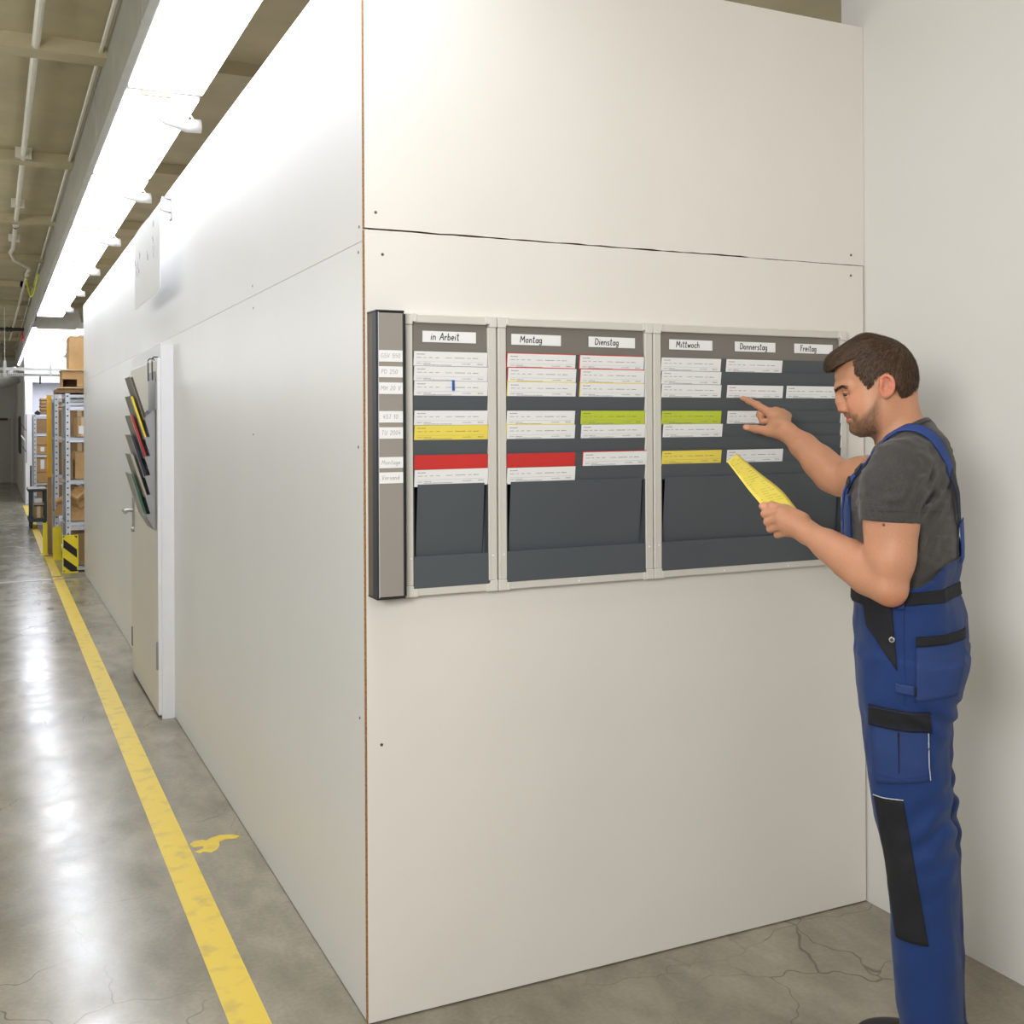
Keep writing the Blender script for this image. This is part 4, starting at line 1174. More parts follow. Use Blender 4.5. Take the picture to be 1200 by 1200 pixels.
def hand_right(p):
    """far hand: index finger pointing at a card, thumb out, the others curled"""
    w_ = (.326, -.448, 1.526)
    mcp = [(.383, -.522, 1.582), (.366, -.536, 1.5855), (.349, -.548, 1.581), (.334, -.557, 1.572)]
    d = chain(p, [(.300, -.420, 1.508, .027), (*w_, .0245), (.345, -.473, 1.541, .024)], .02)
    for m_, r_ in zip(mcp, (.0135, .0132, .0125, .0115)):
        d = smin(d, cone(p, (.340, -.478, 1.538), m_, .019, r_), .016)
    d = smin(d, ell(p, (.358, -.492, 1.543), (.026, .024, .020)), .016)
    d = smin(d, chain(p, [(*mcp[0], .0125), (.420, -.546, 1.6045, .0105), (.446, -.562, 1.617, .0092), (.4675, -.5755, 1.6265, .0074)], .006), .006)
    F_ = [[mcp[1], (.414, -.545, 1.577), (.403, -.521, 1.557), (.381, -.510, 1.556)],
          [mcp[2], (.396, -.566, 1.572), (.388, -.541, 1.552), (.367, -.527, 1.551)],
          [mcp[3], (.374, -.583, 1.565), (.370, -.560, 1.548), (.352, -.546, 1.547)]]
    for f_, r_ in zip(F_, (.0102, .0098, .0086)):
        d = smin(d, chain(p, [(*f_[0], r_ + .002), (*f_[1], r_), (*f_[2], r_ - .001), (*f_[3], r_ - .002)], .004), .004)
    t = chain(p, [(.338, -.452, 1.522, .020), (.382, -.484, 1.528, .0145), (.418, -.497, 1.5345, .0115), (.449, -.505, 1.5395, .0088)], .006)
    d = smin(d, t, .009)
    return smax(d, -ell(p, (.4435, -.4965, 1.5425), (.0085, .0032, .006), rot('z', 12)), .002)
ELB_L, ELB_R = (.041, .200, 1.194), (.172, -.315, 1.398)
def f_arm_left(p):
    d = chain(p, [(.030, .182, 1.43, .062), (.036, .190, 1.34, .0515), (.041, .198, 1.25, .0440), (*ELB_L, .0385)], .03)
    d = smin(d, ell(p, (.060, .192, 1.300), (.028, .032, .060)), .03)                       # biceps
    d = smin(d, ell(p, (.020, .205, 1.290), (.029, .032, .066)), .03)                       # triceps
    d = smin(d, cone(p, (.036, .204, 1.175), (.05, .20, 1.19), .026, .03), .02)              # elbow point
    f = chain(p, [(.046, .197, 1.192, .0395), (.085, .172, 1.215, .0435), (.130, .147, 1.243, .0390), (.175, .122, 1.268, .0305), (.228, .090, 1.296, .0240)], .03)
    d = smin(d, f, .014)
    return smin(d, hand_left(p), .008)
def f_arm_right(p):
    d = chain(p, [(-.035, -.175, 1.43, .060), (.06, -.235, 1.418, .052), (.12, -.28, 1.41, .046), (*ELB_R, .040)], .03)
    f = chain(p, [(.168, -.318, 1.392, .038), (.195, -.336, 1.412, .0445), (.232, -.366, 1.446, .0400), (.275, -.402, 1.486, .0320), (.326, -.448, 1.526, .0245)], .03)
    d = smin(d, f, .014)
    return smin(d, hand_right(p), .008)

TORSO = [(1.10, .119, -.112, .166), (1.15, .119, -.097, .163), (1.204, .120, -.098, .166), (1.263, .126, -.100, .172), (1.343, .130, -.100, .178), (1.39, .125, -.099, .181), (1.425, .113, -.093, .171), (1.455, .090, -.090, .140), (1.475, .070, -.080, .105), (1.495, .050, -.068, .07)]
def f_trunk(p):
    d = loft(p, TORSO, TH, 2.35)
    d = smin(d, chain(p, [(.012, 0, 1.53, .049), (.000, 0, 1.47, .066), (.005, 0, 1.40, .09)], .03), .03)
    d = smin(d, cone(p, (-.02, .05, 1.500), (.022, .165, 1.452), .045, .050), .05)
    d = smin(d, cone(p, (-.025, -.05, 1.500), (-.03, -.160, 1.447), .045, .050), .05)
    return d
HIPS = [(1.17, .119, -.099, .166), (1.139, .119, -.111, .170), (1.10, .118, -.122, .176), (1.057, .115, -.126, .181), (1.008, .112, -.126, .182), (.95, .104, -.112, .178), (.90, .096, -.096, .16), (.87, .085, -.085, .12)]
def legrows(dx):
    return [(r[0], r[1] + dx, r[2] + dx, r[3]) for r in
            [(1.02, .108, -.124, .098), (.947, .107, -.113, .097), (.887, .101, -.096, .092), (.826, .096, -.088, .088), (.747, .089, -.088, .084), (.687, .079, -.089, .081), (.629, .069, -.098, .080), (.551, .055, -.105, .080), (.45, .046, -.106, .078), (.30, .034, -.110, .074), (.15, .022, -.114, .072), (.045, .018, -.118, .072)]]
def f_legs(p):
    ct, st = math.cos(R(TH)), math.sin(R(TH))
    a = loft(p, legrows(.003), TH, 2.2, .094)
    b = loft(p, legrows(-.008), TH, 2.2, -.096)
    return a, b
def f_core(p):      # what the clothes hide
    a, b = f_legs(p)
    return smin(smin(f_trunk(p), loft(p, HIPS, TH, 2.3), .03), np.minimum(a, b), .03) + .014
def f_body(p):
    d = f_head(p)
    d = smin(d, f_core(p), .02)
    d = smin(d, f_arm_left(p), .012)
    return smin(d, f_arm_right(p), .012)

person = thing('person', 'man in grey t-shirt and blue dungarees pointing at a card on the board', 'person', (PM[0], PM[1], 0))
skin0 = np.array(lin((196, 142, 110)))
def skin_color(p):
    c = np.tile(skin0, (len(p), 1))
    n1 = noise3(p * 38, 3)[:, None]
    c = c * (1 + .05 * n1)
    q = p.copy(); q[:, 1] = np.abs(q[:, 1])
    def blend(c, col, wgt): 
        wgt = np.clip(wgt, 0, 1)[:, None]
        return c * (1 - wgt) + np.array(lin(col)) * wgt
    head = (p[:, 2] > 1.50) & (np.abs(p[:, 1]) < .12) & (p[:, 0] < .2)
    # stubble: jaw, chin and upper lip
    g = lambda d, w_: np.clip(1 - d / w_, 0, 1)
    cl = np.interp(q[:, 0], [.055, .066, .078, .092, .106, .118, .15], [1.640, 1.622, 1.598, 1.580, 1.571, 1.565, 1.560])
    jaw = np.clip((cl - q[:, 2]) / .016, 0, 1) * np.clip((q[:, 0] - .054) / .022, 0, 1)
    jaw = jaw * (.78 + .28 * np.clip((1.56 - q[:, 2]) / .03, 0, 1))
    side = 0
    mous = g(np.abs(q[:, 2] - 1.5745 + .20 * q[:, 1]) - .0042, .003) * g(q[:, 1] - .032, .006) * (q[:, 0] > .105) * 1.25
    mous = np.maximum(mous, g(np.abs(q[:, 0] - .118) - .004, .006) * g(np.abs(q[:, 2] - 1.555) - .012, .008) * .8)
    goat = g(np.abs(q[:, 2] - 1.536) - .010, .008) * g(q[:, 1] - .022, .012) * (q[:, 0] > .098) * .35
    st = np.clip(np.maximum(np.maximum(jaw, side), mous) + goat, 0, 1) * head * (.80 + .20 * noise3(p * np.array([420, 420, 260]), 5))
    c = blend(c, (66, 50, 40), st * .92)
    lip = np.maximum(g(np.abs(q[:, 2] - 1.5660 + .10 * q[:, 1]) - .0025, .002) * g(q[:, 1] - .020, .004), g(np.abs(q[:, 2] - 1.5560 - .12 * q[:, 1]) - .0040, .002) * g(q[:, 1] - .018, .005)) * (q[:, 0] > .120)
    c = blend(c, (178, 98, 84), lip * .85)
    lash = g(np.abs(q[:, 2] - 1.6198 + .06 * np.clip(.1425 - q[:, 0], 0, 1)) - .0014, .0012) * (q[:, 1] > .034) * (q[:, 0] > .130) * (q[:, 0] < .152)
    c = blend(c, (48, 34, 28), lash * .9)
    lidline = g(np.abs(q[:, 2] - 1.6255 + .12 * np.clip(.142 - q[:, 0], 0, 1)) - .0004, .0010) * (q[:, 1] > .03) * (q[:, 0] > .128) * (q[:, 0] < .152)
    c = blend(c, (140, 92, 72), lidline * .6)
    ear = g(np.abs(q[:, 2] - 1.640) - .022, .01) * g(np.abs(q[:, 0] - .046) - .016, .006) * np.clip((q[:, 1] - .074) / .006, 0, 1)
    c = blend(c, (212, 120, 98), ear * .6)
    nose = g(np.linalg.norm(q - np.array([.155, 0, 1.583]), axis=1) - .010, .014)
    c = blend(c, (206, 128, 102), nose * .5)
    cheek = g(np.linalg.norm(q - np.array([.125, .052, 1.598]), axis=1) - .012, .03)
    c = blend(c, (208, 136, 106), cheek * .5)
    for m_ in ((.010, .252, 1.316, .0032), (.052, .246, 1.330, .0022), (.030, .25, 1.27, .0018), (.056, .061, 1.574, .0022)):
        c = blend(c, (84, 44, 34), g(np.linalg.norm(p - np.array(m_[:3]), axis=1) - m_[3] * 1.0, m_[3] * .8) if m_[3] > .0021 else 0 * p[:, 0])
    el = g(np.linalg.norm(p - np.array([.033, .208, 1.165]), axis=1) - .012, .03)
    c = blend(c, (200, 122, 94), el * .6)
    for tip in ((.330, .062, 1.353), (.445, -.498, 1.542), (.468, -.576, 1.627)):
        c = blend(c, (222, 158, 134), g(np.linalg.norm(p - np.array(tip), axis=1) - .006, .006) * .7)
    return c
pieces = []
for fn, lo, hi, h in ((f_head, (-.075, -.10, 1.465), (.185, .10, 1.765), .0019), (f_arm_left, (-.03, -.0, 1.135), (.36, .262, 1.375), .0024), (f_arm_right, (.04, -.61, 1.335), (.485, -.185, 1.650), .0024), (f_core, (-.17, -.24, .06), (.18, .24, 1.47), .010)):
    v_, q_ = surface(fn, lo, hi, h)
    pieces.append((relax(v_, q_, 1, .4), q_))
body = np_mesh('body', pieces, M['skin'], person, skin_color)

# ---- eyes, brows, hair ----------------------------------------------------
for sy, nm in ((1, 'left'), (-1, 'right')):
    v_, q_ = surface(lambda p: np.linalg.norm(p - np.array([.1325, .033 * sy, 1.6165]), axis=1) - .0118, (.115, .033 * sy - .02, 1.60), (.15, .033 * sy + .02, 1.635), .002)
    eo = np_mesh('eye', [(v_, q_)], M['eyewhite'], person)
    v_, q_ = surface(lambda p: ell(p, (.1400, .0385 * sy, 1.6160), (.0055, .0066, .0050)), (.132, .0385 * sy - .011, 1.605), (.15, .0385 * sy + .011, 1.625), .001)
    np_mesh('iris', [(v_, q_)], M['iris'], eo)
    BR = np.array([(.1635, .010 * sy, 1.6285), (.1585, .025 * sy, 1.6325), (.1465, .0420 * sy, 1.6380), (.131, .0540 * sy, 1.6365)])
    v_, q_ = surface(lambda p: chain(p, [(*BR[0], .0020), (*BR[1], .0026), (*BR[2], .0022), (*BR[3], .0010)], .004), (.11, min(0, .075 * sy), 1.61), (.18, max(0, .075 * sy), 1.65), .0011)
    EB = np_mesh('eyebrow', [(v_, q_)], M['hair'], person, lambda p: np.tile(lin((66, 50, 40)), (len(p), 1)))
    rb = np.random.RandomState(4)
    n_ = 260
    t_ = rb.uniform(0, 1, n_)
    c_ = np.stack([np.interp(t_, [0, .33, .75, 1], BR[:, i]) for i in range(3)], 1)
    c_[:, 2] += rb.uniform(-.0042, .0030, n_) * (1.1 - .7 * t_)
    for _ in range(5): c_ = c_ - grad(f_head, c_, .0015) * (f_head(c_) - .0006)[:, None]
    d_ = np.stack([-.75 + 0 * t_, .55 * sy + 0 * t_, .55 - 1.0 * t_], 1) + rb.normal(0, .2, (n_, 3))
    g0 = grad(f_head, c_, .0015)
    d_ -= g0 * (d_ * g0).sum(1, keepdims=True); d_ /= np.linalg.norm(d_, axis=1, keepdims=True)
    a_, b_ = c_ - d_ * .0030, c_ + d_ * .0035 + g0 * .0012
    w2 = np.cross(d_, g0) * .00045
    VV = np.stack([a_ - w2, a_ + w2, b_ + w2 * .4, b_ - w2 * .4], 1).reshape(-1, 3)
    tag(np_mesh('brow_hairs', [(VV, np.arange(n_ * 4).reshape(-1, 4))], M['hair'], EB, lambda p: np.tile(lin((58, 43, 33)), (len(p), 1))), kind='stuff')
POLY = np.array([(.197, 1.676), (.186, 1.674), (.171, 1.679), (.142, 1.697), (.116, 1.706), (.120, 1.690), (.117, 1.667), (.101, 1.650), (.088, 1.628), (.079, 1.638), (.068, 1.659), (.048, 1.670), (.033, 1.660), (.026, 1.630), (.012, 1.606), (-.010, 1.590), (-.05, 1.585), (-.05, 1.82), (.21, 1.82)])
def poly_sdf(p, P_):
    x = p[:, [0, 2]]
    d = np.full(len(p), 1e9); ins = np.zeros(len(p), bool)
    for i in range(len(P_)):
        a, b = P_[i - 1], P_[i]
        e = b - a; w_ = x - a
        t = np.clip(w_ @ e / (e @ e), 0, 1)
        d = np.minimum(d, np.linalg.norm(w_ - t[:, None] * e, axis=1))
        c1 = (a[1] <= x[:, 1]) != (b[1] <= x[:, 1])
        xx = a[0] + (x[:, 1] - a[1]) * e[0] / (e[1] if abs(e[1]) > 1e-9 else 1e-9)
        ins ^= c1 & (x[:, 0] < xx)
    return np.where(ins, -d, d)
def hair_dir(p):
    """strand coordinate: angle around the crown whorl, bent forward on top"""
    c = p - np.array([.012, .0, 1.70])
    ang = np.arctan2(c[:, 1], c[:, 0] + .02)
    rad = np.linalg.norm(c, axis=1)
    return ang, rad, c
def strands(p):
    ang, rad, c = hair_dir(p)
    t = np.stack([ang * 13 + 1.2 * noise3(p * 40, 2), rad * 18, p[:, 2] * 14], 1)
    t2 = np.stack([ang * 34 + 2 * noise3(p * 60, 4), rad * 30, p[:, 2] * 26], 1)
    return .6 * noise3(t, 11) + .4 * noise3(t2, 12)
def f_hair(p):
    d = ell(p, (.0765, 0, 1.6695), (.0945, .0795, .0880))
    d = smin(d, ell(p, (.032, 0, 1.640), (.046, .068, .058)), .03)
    for vv in (-.040, -.02, 0, .02, .040):
        d = smin(d, cone(p, (.095, vv, 1.722), (.165 - abs(vv) * .25, vv * .95 , 1.694), .030, .019), .025)
        d = smin(d, cone(p, (.160 - abs(vv) * .25, vv, 1.699), (.1815 - abs(vv) * .35, vv * .92, 1.684), .017, .0075), .012)
    d = d + .0026 * strands(p)
    reg = poly_sdf(p, POLY) + .003 * noise3(p * np.array([260, 260, 160]), 21)
    d = smax(d, reg, .006)
    return d
v_, q_ = surface(f_hair, (-.045, -.10, 1.57), (.21, .10, 1.785), .0018)
hr = lambda p: np.array(lin((64, 48, 36))) * (1 + .42 * strands(p))[:, None]
np_mesh('hair', [(v_, q_)], M['hair'], person, hr)

# ---- t-shirt ---------------------------------------------------------------
def f_sleeves(p):
    a = chain(p, [(.020, .150, 1.440, .062), (.033, .184, 1.405, .0640), (.037, .191, 1.355, .0605), (.039, .194, 1.315, .0585)], .03)
    b = chain(p, [(-.030, -.150, 1.436, .066), (.02, -.205, 1.424, .064), (.075, -.245, 1.414, .060)], .03)
    return a, b
FOLD = 1.0
def folds(p):
    if not FOLD: return 0.0
    hem = (p - np.array([.038, .194, 1.338])) @ np.array([.04, .03, -1.0])
    calm = 1 - .85 * np.clip((hem + .035) / .03, 0, 1) * (p[:, 1] > .10) * (p[:, 2] > 1.30)
    return calm * folds_(p)
def folds_(p):
    f = .0052 * noise3(p * np.array([14, 14, 30]), 31) + .0030 * noise3(p * np.array([42, 42, 70]), 32)
    # pulls running from the armpit across the back
    u = (p[:, 0] + .03) * .9 + (p[:, 2] - 1.40) * .55
    m = np.exp(-((p[:, 0] + .040) / .035) ** 2 - ((p[:, 2] - 1.36) / .085) ** 2)
    f = f + .0080 * m * np.sin(u * 220 + 3 * noise3(p * 20, 33))
    # gathered cloth above the waistband
    m2 = np.exp(-((p[:, 2] - 1.19) / .035) ** 2)
    return f + .0065 * m2 * noise3(p * np.array([9, 9, 60]) + np.array([0, 0, 3.]), 34)
def f_shirt(p):
    d = f_trunk(p) - .006 + .013 * np.clip((1.225 - p[:, 2]) / .045, 0, 1)
    a, b = f_sleeves(p)
    ha = (p - np.array([.038, .194, 1.338])) @ np.array([.04, .03, -1.0])
    a = smax(a, ha - .004 + 0 * ha, .004)
    bn = np.array([.93, -.35, -.1]); hb = (p - np.array([.085, -.252, 1.412])) @ bn
    b = smax(b, hb, .004)
    d = smin(smin(d, a, .022), b, .022) + folds(p)
    col = p[:, 2] - (1.497 - .575 * (p[:, 0] - .067)) - .10 * np.abs(p[:, 1])
    d = smax(d, col, .004)
    return smax(d, 1.155 - p[:, 2], .004)
v_, q_ = surface(f_shirt, (-.15, -.34, 1.11), (.17, .27, 1.57), .0034)
v_ = relax(v_, q_, 1, .4)
sh0 = np.array(lin((70, 67, 65)))
def shirt_color(p):
    c = np.tile(sh0, (len(p), 1)) * (1 + .10 * noise3(p * 260, 41) + .07 * noise3(p * np.array([30, 30, 30]), 42))[:, None]
    hem = np.abs((p - np.array([.038, .194, 1.338])) @ np.array([.04, .03, -1.0]) + .020) < .0012
    c[hem & (p[:, 1] > .12)] *= .72
    return c
shirt = np_mesh('t_shirt', [(v_, q_)], M['shirt'], person, shirt_color)
def f_collar(p):
    col = p[:, 2] - (1.497 - .575 * (p[:, 0] - .067)) - .10 * np.abs(p[:, 1])
    return smax(f_trunk(p) - .0085, np.abs(col + .004) - .0075, .004)
v_, q_ = surface(f_collar, (-.12, -.12, 1.45), (.12, .12, 1.58), .0026)
np_mesh('collar', [(v_, q_)], M['shirt'], shirt, lambda p: np.tile(lin((56, 54, 53)), (len(p), 1)))

# ---- dungarees -------------------------------------------------------------
def creases(p):
    f = .0050 * noise3(p * np.array([15, 15, 11]), 51) + .0020 * noise3(p * np.array([40, 40, 26]), 52)
    u = (p[:, 2] - .62) + .55 * (p[:, 0] + .05)
    m = np.exp(-((p[:, 2] - .645) / .10) ** 2) * np.clip((.04 - p[:, 0]) / .06, 0, 1)
    f = f + .0046 * m * np.sin(u * 95 + 2.5 * noise3(p * 14, 53))
    u2 = (p[:, 2] - .93) - .8 * (p[:, 0])
    m2 = np.exp(-((p[:, 2] - .89) / .05) ** 2) * np.clip((.03 - p[:, 0]) / .07, 0, 1)
    return f + .0048 * m2 * np.sin(u2 * 110 + 2 * noise3(p * 16, 54))
def top_edge(p):
    """height of the upper edge round the trunk: bib in front, dip at the sides, tongue at the back"""
    ct, st = math.cos(R(TH)), math.sin(R(TH))
    x = (p[:, 0] - .012) * ct - p[:, 1] * st
    return np.interp(x, [-.125, -.105, -.085, -.060, -.02, .060, .080, .090, .12], [1.240, 1.230, 1.202, 1.186, 1.176, 1.172, 1.20, 1.385, 1.395])
def f_trousers(p):
    a, b = f_legs(p)
    d = smin(loft(p, HIPS, TH, 2.3), smin(a, b, .012), .035)
    t = smax(f_trunk(p) - .0135 + .011 * np.clip((1.215 - p[:, 2]) / .05, 0, 1), 1.14 - p[:, 2], .01)
    d = smin(d, t, .012) + creases(p)
    return smax(d, (p[:, 2] - top_edge(p)) * .55, .004)
v_, q_ = surface(f_trousers, (-.18, -.25, .03), (.18, .25, 1.42), .0045)
v_ = relax(v_, q_, 1, .4)
tw0 = np.array(lin((30, 55, 106)))
def twill_color(p):
    c = np.tile(tw0, (len(p), 1)) * (1 + .07 * noise3(p * 22, 61) + .04 * noise3(p * 160, 62))[:, None]
    return c
dung = np_mesh('dungarees', [(v_, q_)], M['twill'], person, twill_color)

def snap(fn, p, off, it=10):
    p = p.copy()
    for _ in range(it):
        p = p - grad(fn, p) * np.clip((fn(p) - off), -.03, .03)[:, None] * .8
    return p
def from_side(fn, sz, v0, off):
    """drop points (s,z) from the man's left side onto the cloth"""
    p = np.stack([sz[:, 0], np.full(len(sz), v0), sz[:, 1]], 1)
    for _ in range(40):
        d = fn(p) - off
        p[:, 1] -= np.clip(d * .7, -.02, .02)
    return p
def patch(name, corners, m, off, nu=14, nv=10, th=.002, fn=None, v0=.26, parent=None):
    """cloth patch laid on the side of the dungarees; corners (s,z) tl,tr,br,bl"""
    fn = fn or f_trousers
    c = np.array(corners, float)
    uu, vv = np.meshgrid(np.linspace(0, 1, nu), np.linspace(0, 1, nv), indexing='ij')
    uu, vv = uu.ravel()[:, None], vv.ravel()[:, None]
    sz = (c[0] * (1 - uu) + c[1] * uu) * (1 - vv) + (c[3] * (1 - uu) + c[2] * uu) * vv
    top = from_side(fn, sz, v0, off)
    bot = from_side(fn, sz, v0, off - th - .003)
    return shell(name, top, bot, nu, nv, m, parent or dung)
def shell(name, top, bot, nu, nv, m, parent):
    idx = np.arange(nu * nv).reshape(nu, nv)
    q = np.stack([idx[:-1, :-1], idx[1:, :-1], idx[1:, 1:], idx[:-1, 1:]], -1).reshape(-1, 4)
    qb = q[:, ::-1] + nu * nv
    rim = np.concatenate([idx[:, 0], idx[-1, 1:], idx[-2::-1, -1], idx[0, -2:0:-1]])
    nxt = np.roll(rim, -1)
    qr = np.stack([nxt, rim, rim + nu * nv, nxt + nu * nv], 1)
    return np_mesh(name, [(np.concatenate([top, bot]), np.concatenate([q, qb, qr]))], m, parent)
def ribbon(name, pts, width, fn, off, m, parent, th=.0025, n=40, across=None):
    """strap following a cloth surface"""
    P_ = np.array(pts, float)
    t = np.linspace(0, len(P_) - 1, n)
    path = np.stack([np.interp(t, np.arange(len(P_)), P_[:, i]) for i in range(3)], 1)
    for _ in range(4): path[1:-1] = (path[:-2] + 2 * path[1:-1] + path[2:]) / 4
    path = snap(fn, path, off)
    for _ in range(3): path[1:-1] = (path[:-2] + 2 * path[1:-1] + path[2:]) / 4
    nrm = grad(fn, path)
    tg = np.gradient(path, axis=0); tg /= np.linalg.norm(tg, axis=1, keepdims=True)
    sd = np.cross(tg, nrm); sd /= np.linalg.norm(sd, axis=1, keepdims=True)
    cols = np.linspace(-.5, .5, 5)
    top = np.stack([path + sd * width * c for c in cols], 1).reshape(-1, 3)
    top = snap(fn, top, off, 4)
    bot = top - np.repeat(nrm, 5, 0) * th
    return shell(name, top, bot, n, 5, m, parent)

# belt, pockets, straps
def f_belt(p):
    return smax(f_trousers(p) - .0032, np.abs(p[:, 2] - (1.1605 - .051 * p[:, 0])) - .0145, .002)
v_, q_ = surface(f_belt, (-.18, -.25, 1.12), (.18, .25, 1.20), .003)
np_mesh('belt', [(v_, q_)], M['blackcloth'], dung)['label'] = 'black waistband'
def line_on(name, sz, r, m, off=.001, fn=None, v0=.26, n=24):
    sz = np.array(sz, float)
    t = np.linspace(0, len(sz) - 1, n)
    s2 = np.stack([np.interp(t, np.arange(len(sz)), sz[:, i]) for i in (0, 1)], 1)
    p = to_world(from_side(fn or f_trousers, s2, v0, off))
    k = MB(); k.tube([tuple(x) for x in p], r, 6)
    return k.build(name, m, dung, origin=ORG[person.name], smooth=True)
patch('hand_pocket', [(.1005, 1.143), (.0375, 1.147), (.0265, 1.006), (.0265, 1.0065)][:2] + [(.0265, 1.006), (.094, 1.095)], M['blackcloth'], .003, 16, 16)['label'] = 'black slanted front pocket lining'
patch('belt_tab', [(.026, 1.181), (.011, 1.181), (.011, 1.140), (.026, 1.138)], M['pocketcloth'], .0062, 6, 8)
for nm, sz, r in (('button', (.037, 1.072), .0065), ('button', (.0275, 1.154), .0078)):
    c = from_side(f_trousers, np.array([sz]), .26, .006)
    nn = grad(f_trousers, c)
    wp = to_world(c)[0]; wn = (to_world(c + nn * .01) - to_world(c))[0]
    k = MB(); k.disc(tuple(wp), tuple(wn), r, .0035, 14); k.disc(tuple(wp + wn * .3), tuple(wn), r * .6, .0012, 12, 1)
    k.build(nm, [M['metal'] if r < .007 else M['black'], M['black']], dung, origin=ORG[person.name])
bp = patch('back_pocket', [(-.013, 1.060), (-.119, 1.066), (-.099, .952), (-.010, .940)], M['pocketcloth'], .0015, 16, 14)
patch('pocket_flap', [(-.013, 1.079), (-.1195, 1.085), (-.1195, 1.064), (-.013, 1.058)], M['blackcloth'], .0045, 18, 5)['label'] = 'black strip on the back pocket'
patch('tool_loop', [(.031, .980), (-.010, .977), (-.010, .955), (.031, .959)], M['pocketcloth'], .006, 10, 6)
patch('loop_end', [(-.0085, .977), (-.0125, .977), (-.0125, .955), (-.0085, .955)], M['blackcloth'], .0068, 4, 6)
patch('cargo_pocket', [(.083, .905), (-.041, .905), (-.042, .764), (.074, .744)], M['pocketcloth'], .0040, 18, 18, .003)
patch('pocket_flap', [(.088, .921), (-.041, .918), (-.0435, .873), (.0895, .874)], M['blackcloth'], .0085, 18, 8, .004)['label'] = 'black flap of the cargo pocket'
patch('pleat', [(.0265, .869), (.0225, .869), (.0235, .776), (.0245, .776)], M['blackcloth'], .0052, 3, 14, .001)
line_on('piping', [(-.0375, .871), (-.0385, .80), (-.0415, .766)], .0013, M['piping'], .0055)
patch('knee_patch', [(.079, .711), (.0155, .716), (-.036, .40), (.034, .40)], M['blackcloth'], .003, 14, 34)['label'] = 'black knee reinforcement'
line_on('piping', [(.080, .712), (.05, .7145), (.015, .7175)], .0013, M['piping'], .004)
for sz in ([(.086, .9175), (-.039, .9145)], [(.087, .879), (-.041, .878)]): line_on('stitching', sz, .0004, M['seam'], .0092)
line_on('stitching', [(.011, 1.138), (.012, 1.06), (.010, .98), (.012, .93)], .0007, M['seam'], .0008)
line_on('stitching', [(-.012, 1.055), (-.010, .94)], .0007, M['seam'], .002)
line_on('stitching', [(.074, .765), (.02, .763), (-.04, .778)], .0005, M['seam'], .0046)
# shoulder straps
FOLD = 0
def f_wear(p): return np.minimum(f_shirt(p), f_trousers(p))
ribbon('strap', [(.018, .098, 1.520), (.050, .108, 1.500), (.082, .115, 1.470), (.104, .110, 1.440), (.120, .100, 1.405), (.129, .090, 1.372)], .036, f_shirt, .0075, M['blue'], dung)
ribbon('strap', [(.018, .098, 1.520), (-.020, .100, 1.513), (-.048, .090, 1.488), (-.066, .080, 1.455), (-.074, .072, 1.435)], .036, f_shirt, .0075, M['blue'], dung)
ribbon('elastic', [(-.072, .073, 1.440), (-.085, .058, 1.405), (-.096, .043, 1.355), (-.102, .030, 1.315)], .032, f_shirt, .0080, M['navy'], dung)['label'] = 'dark navy elastic strap piece'
ribbon('strap', [(-.101, .033, 1.325), (-.106, .022, 1.290), (-.110, .012, 1.255), (-.110, .006, 1.232)], .042, f_trunk, .0185, M['blue'], dung)
ribbon('strap', [(-.02, -.100, 1.520), (.03, -.108, 1.500), (.060, -.112, 1.470), (.075, -.110, 1.435), (.083, -.100, 1.372)], .036, f_shirt, .0075, M['blue'], dung)
ribbon('strap', [(-.015, -.115, 1.505), (-.040, -.138, 1.480), (-.048, -.152, 1.43), (-.052, -.156, 1.36), (-.070, -.130, 1.29), (-.092, -.070, 1.238)], .034, f_trunk, .0140, M['blue'], dung)
ribbon('buckle', [(.098, .112, 1.452), (.104, .110, 1.442), (.110, .107, 1.430)], .043, f_shirt, .0115, M['black'], dung, .004, 8)
ribbon('buckle', [(.116, .103, 1.417), (.119, .101, 1.410), (.121, .099, 1.402)], .041, f_shirt, .0110, M['black'], dung, .004, 8)
FOLD = 0
# a lapel of the bib turned a little towards us
ribbon('bib_edge', [(.118, .102, 1.405), (.126, .094, 1.36), (.128, .092, 1.30), (.124, .100, 1.24), (.117, .11, 1.19)], .014, f_shirt, .011, M['blue'], dung)

# shoes
for sv, dx in ((.094, .003), (-.096, -.008)):
    fw = np.array([math.cos(R(TH)), -math.sin(R(TH))])
    def f_shoe(p):
        x = (p[:, 0] + .05 - dx) * fw[0] + (p[:, 1] - sv) * fw[1]
        y = -(p[:, 0] + .05 - dx) * fw[1] + (p[:, 1] - sv) * fw[0]
        q = np.stack([x, y, p[:, 2]], 1)
        d = smin(ell(q, (.045, 0, .035), (.145, .047, .050)), cone(q, (-.025, 0, .05), (-.02, 0, .13), .046, .045), .05)
        d = smin(d, ell(q, (-.05, 0, .04), (.05, .042, .06)), .03)
        return smax(d, .004 - p[:, 2], .006)
    v_, q_ = surface(f_shoe, (-.20, sv - .09, -.01), (.18, sv + .09, .19), .004)
    sh = np_mesh('shoe', [(v_, q_)], M['shoe'], person)
    def f_sole(p): return smax(f_shoe(np.stack([p[:, 0], p[:, 1], np.full(len(p), .022)], 1)) - .004, np.abs(p[:, 2] - .0135) - .0125, .003)
    v_, q_ = surface(f_sole, (-.20, sv - .09, -.012), (.18, sv + .09, .05), .004)
    np_mesh('sole', [(v_, q_)], M['sole'], sh)

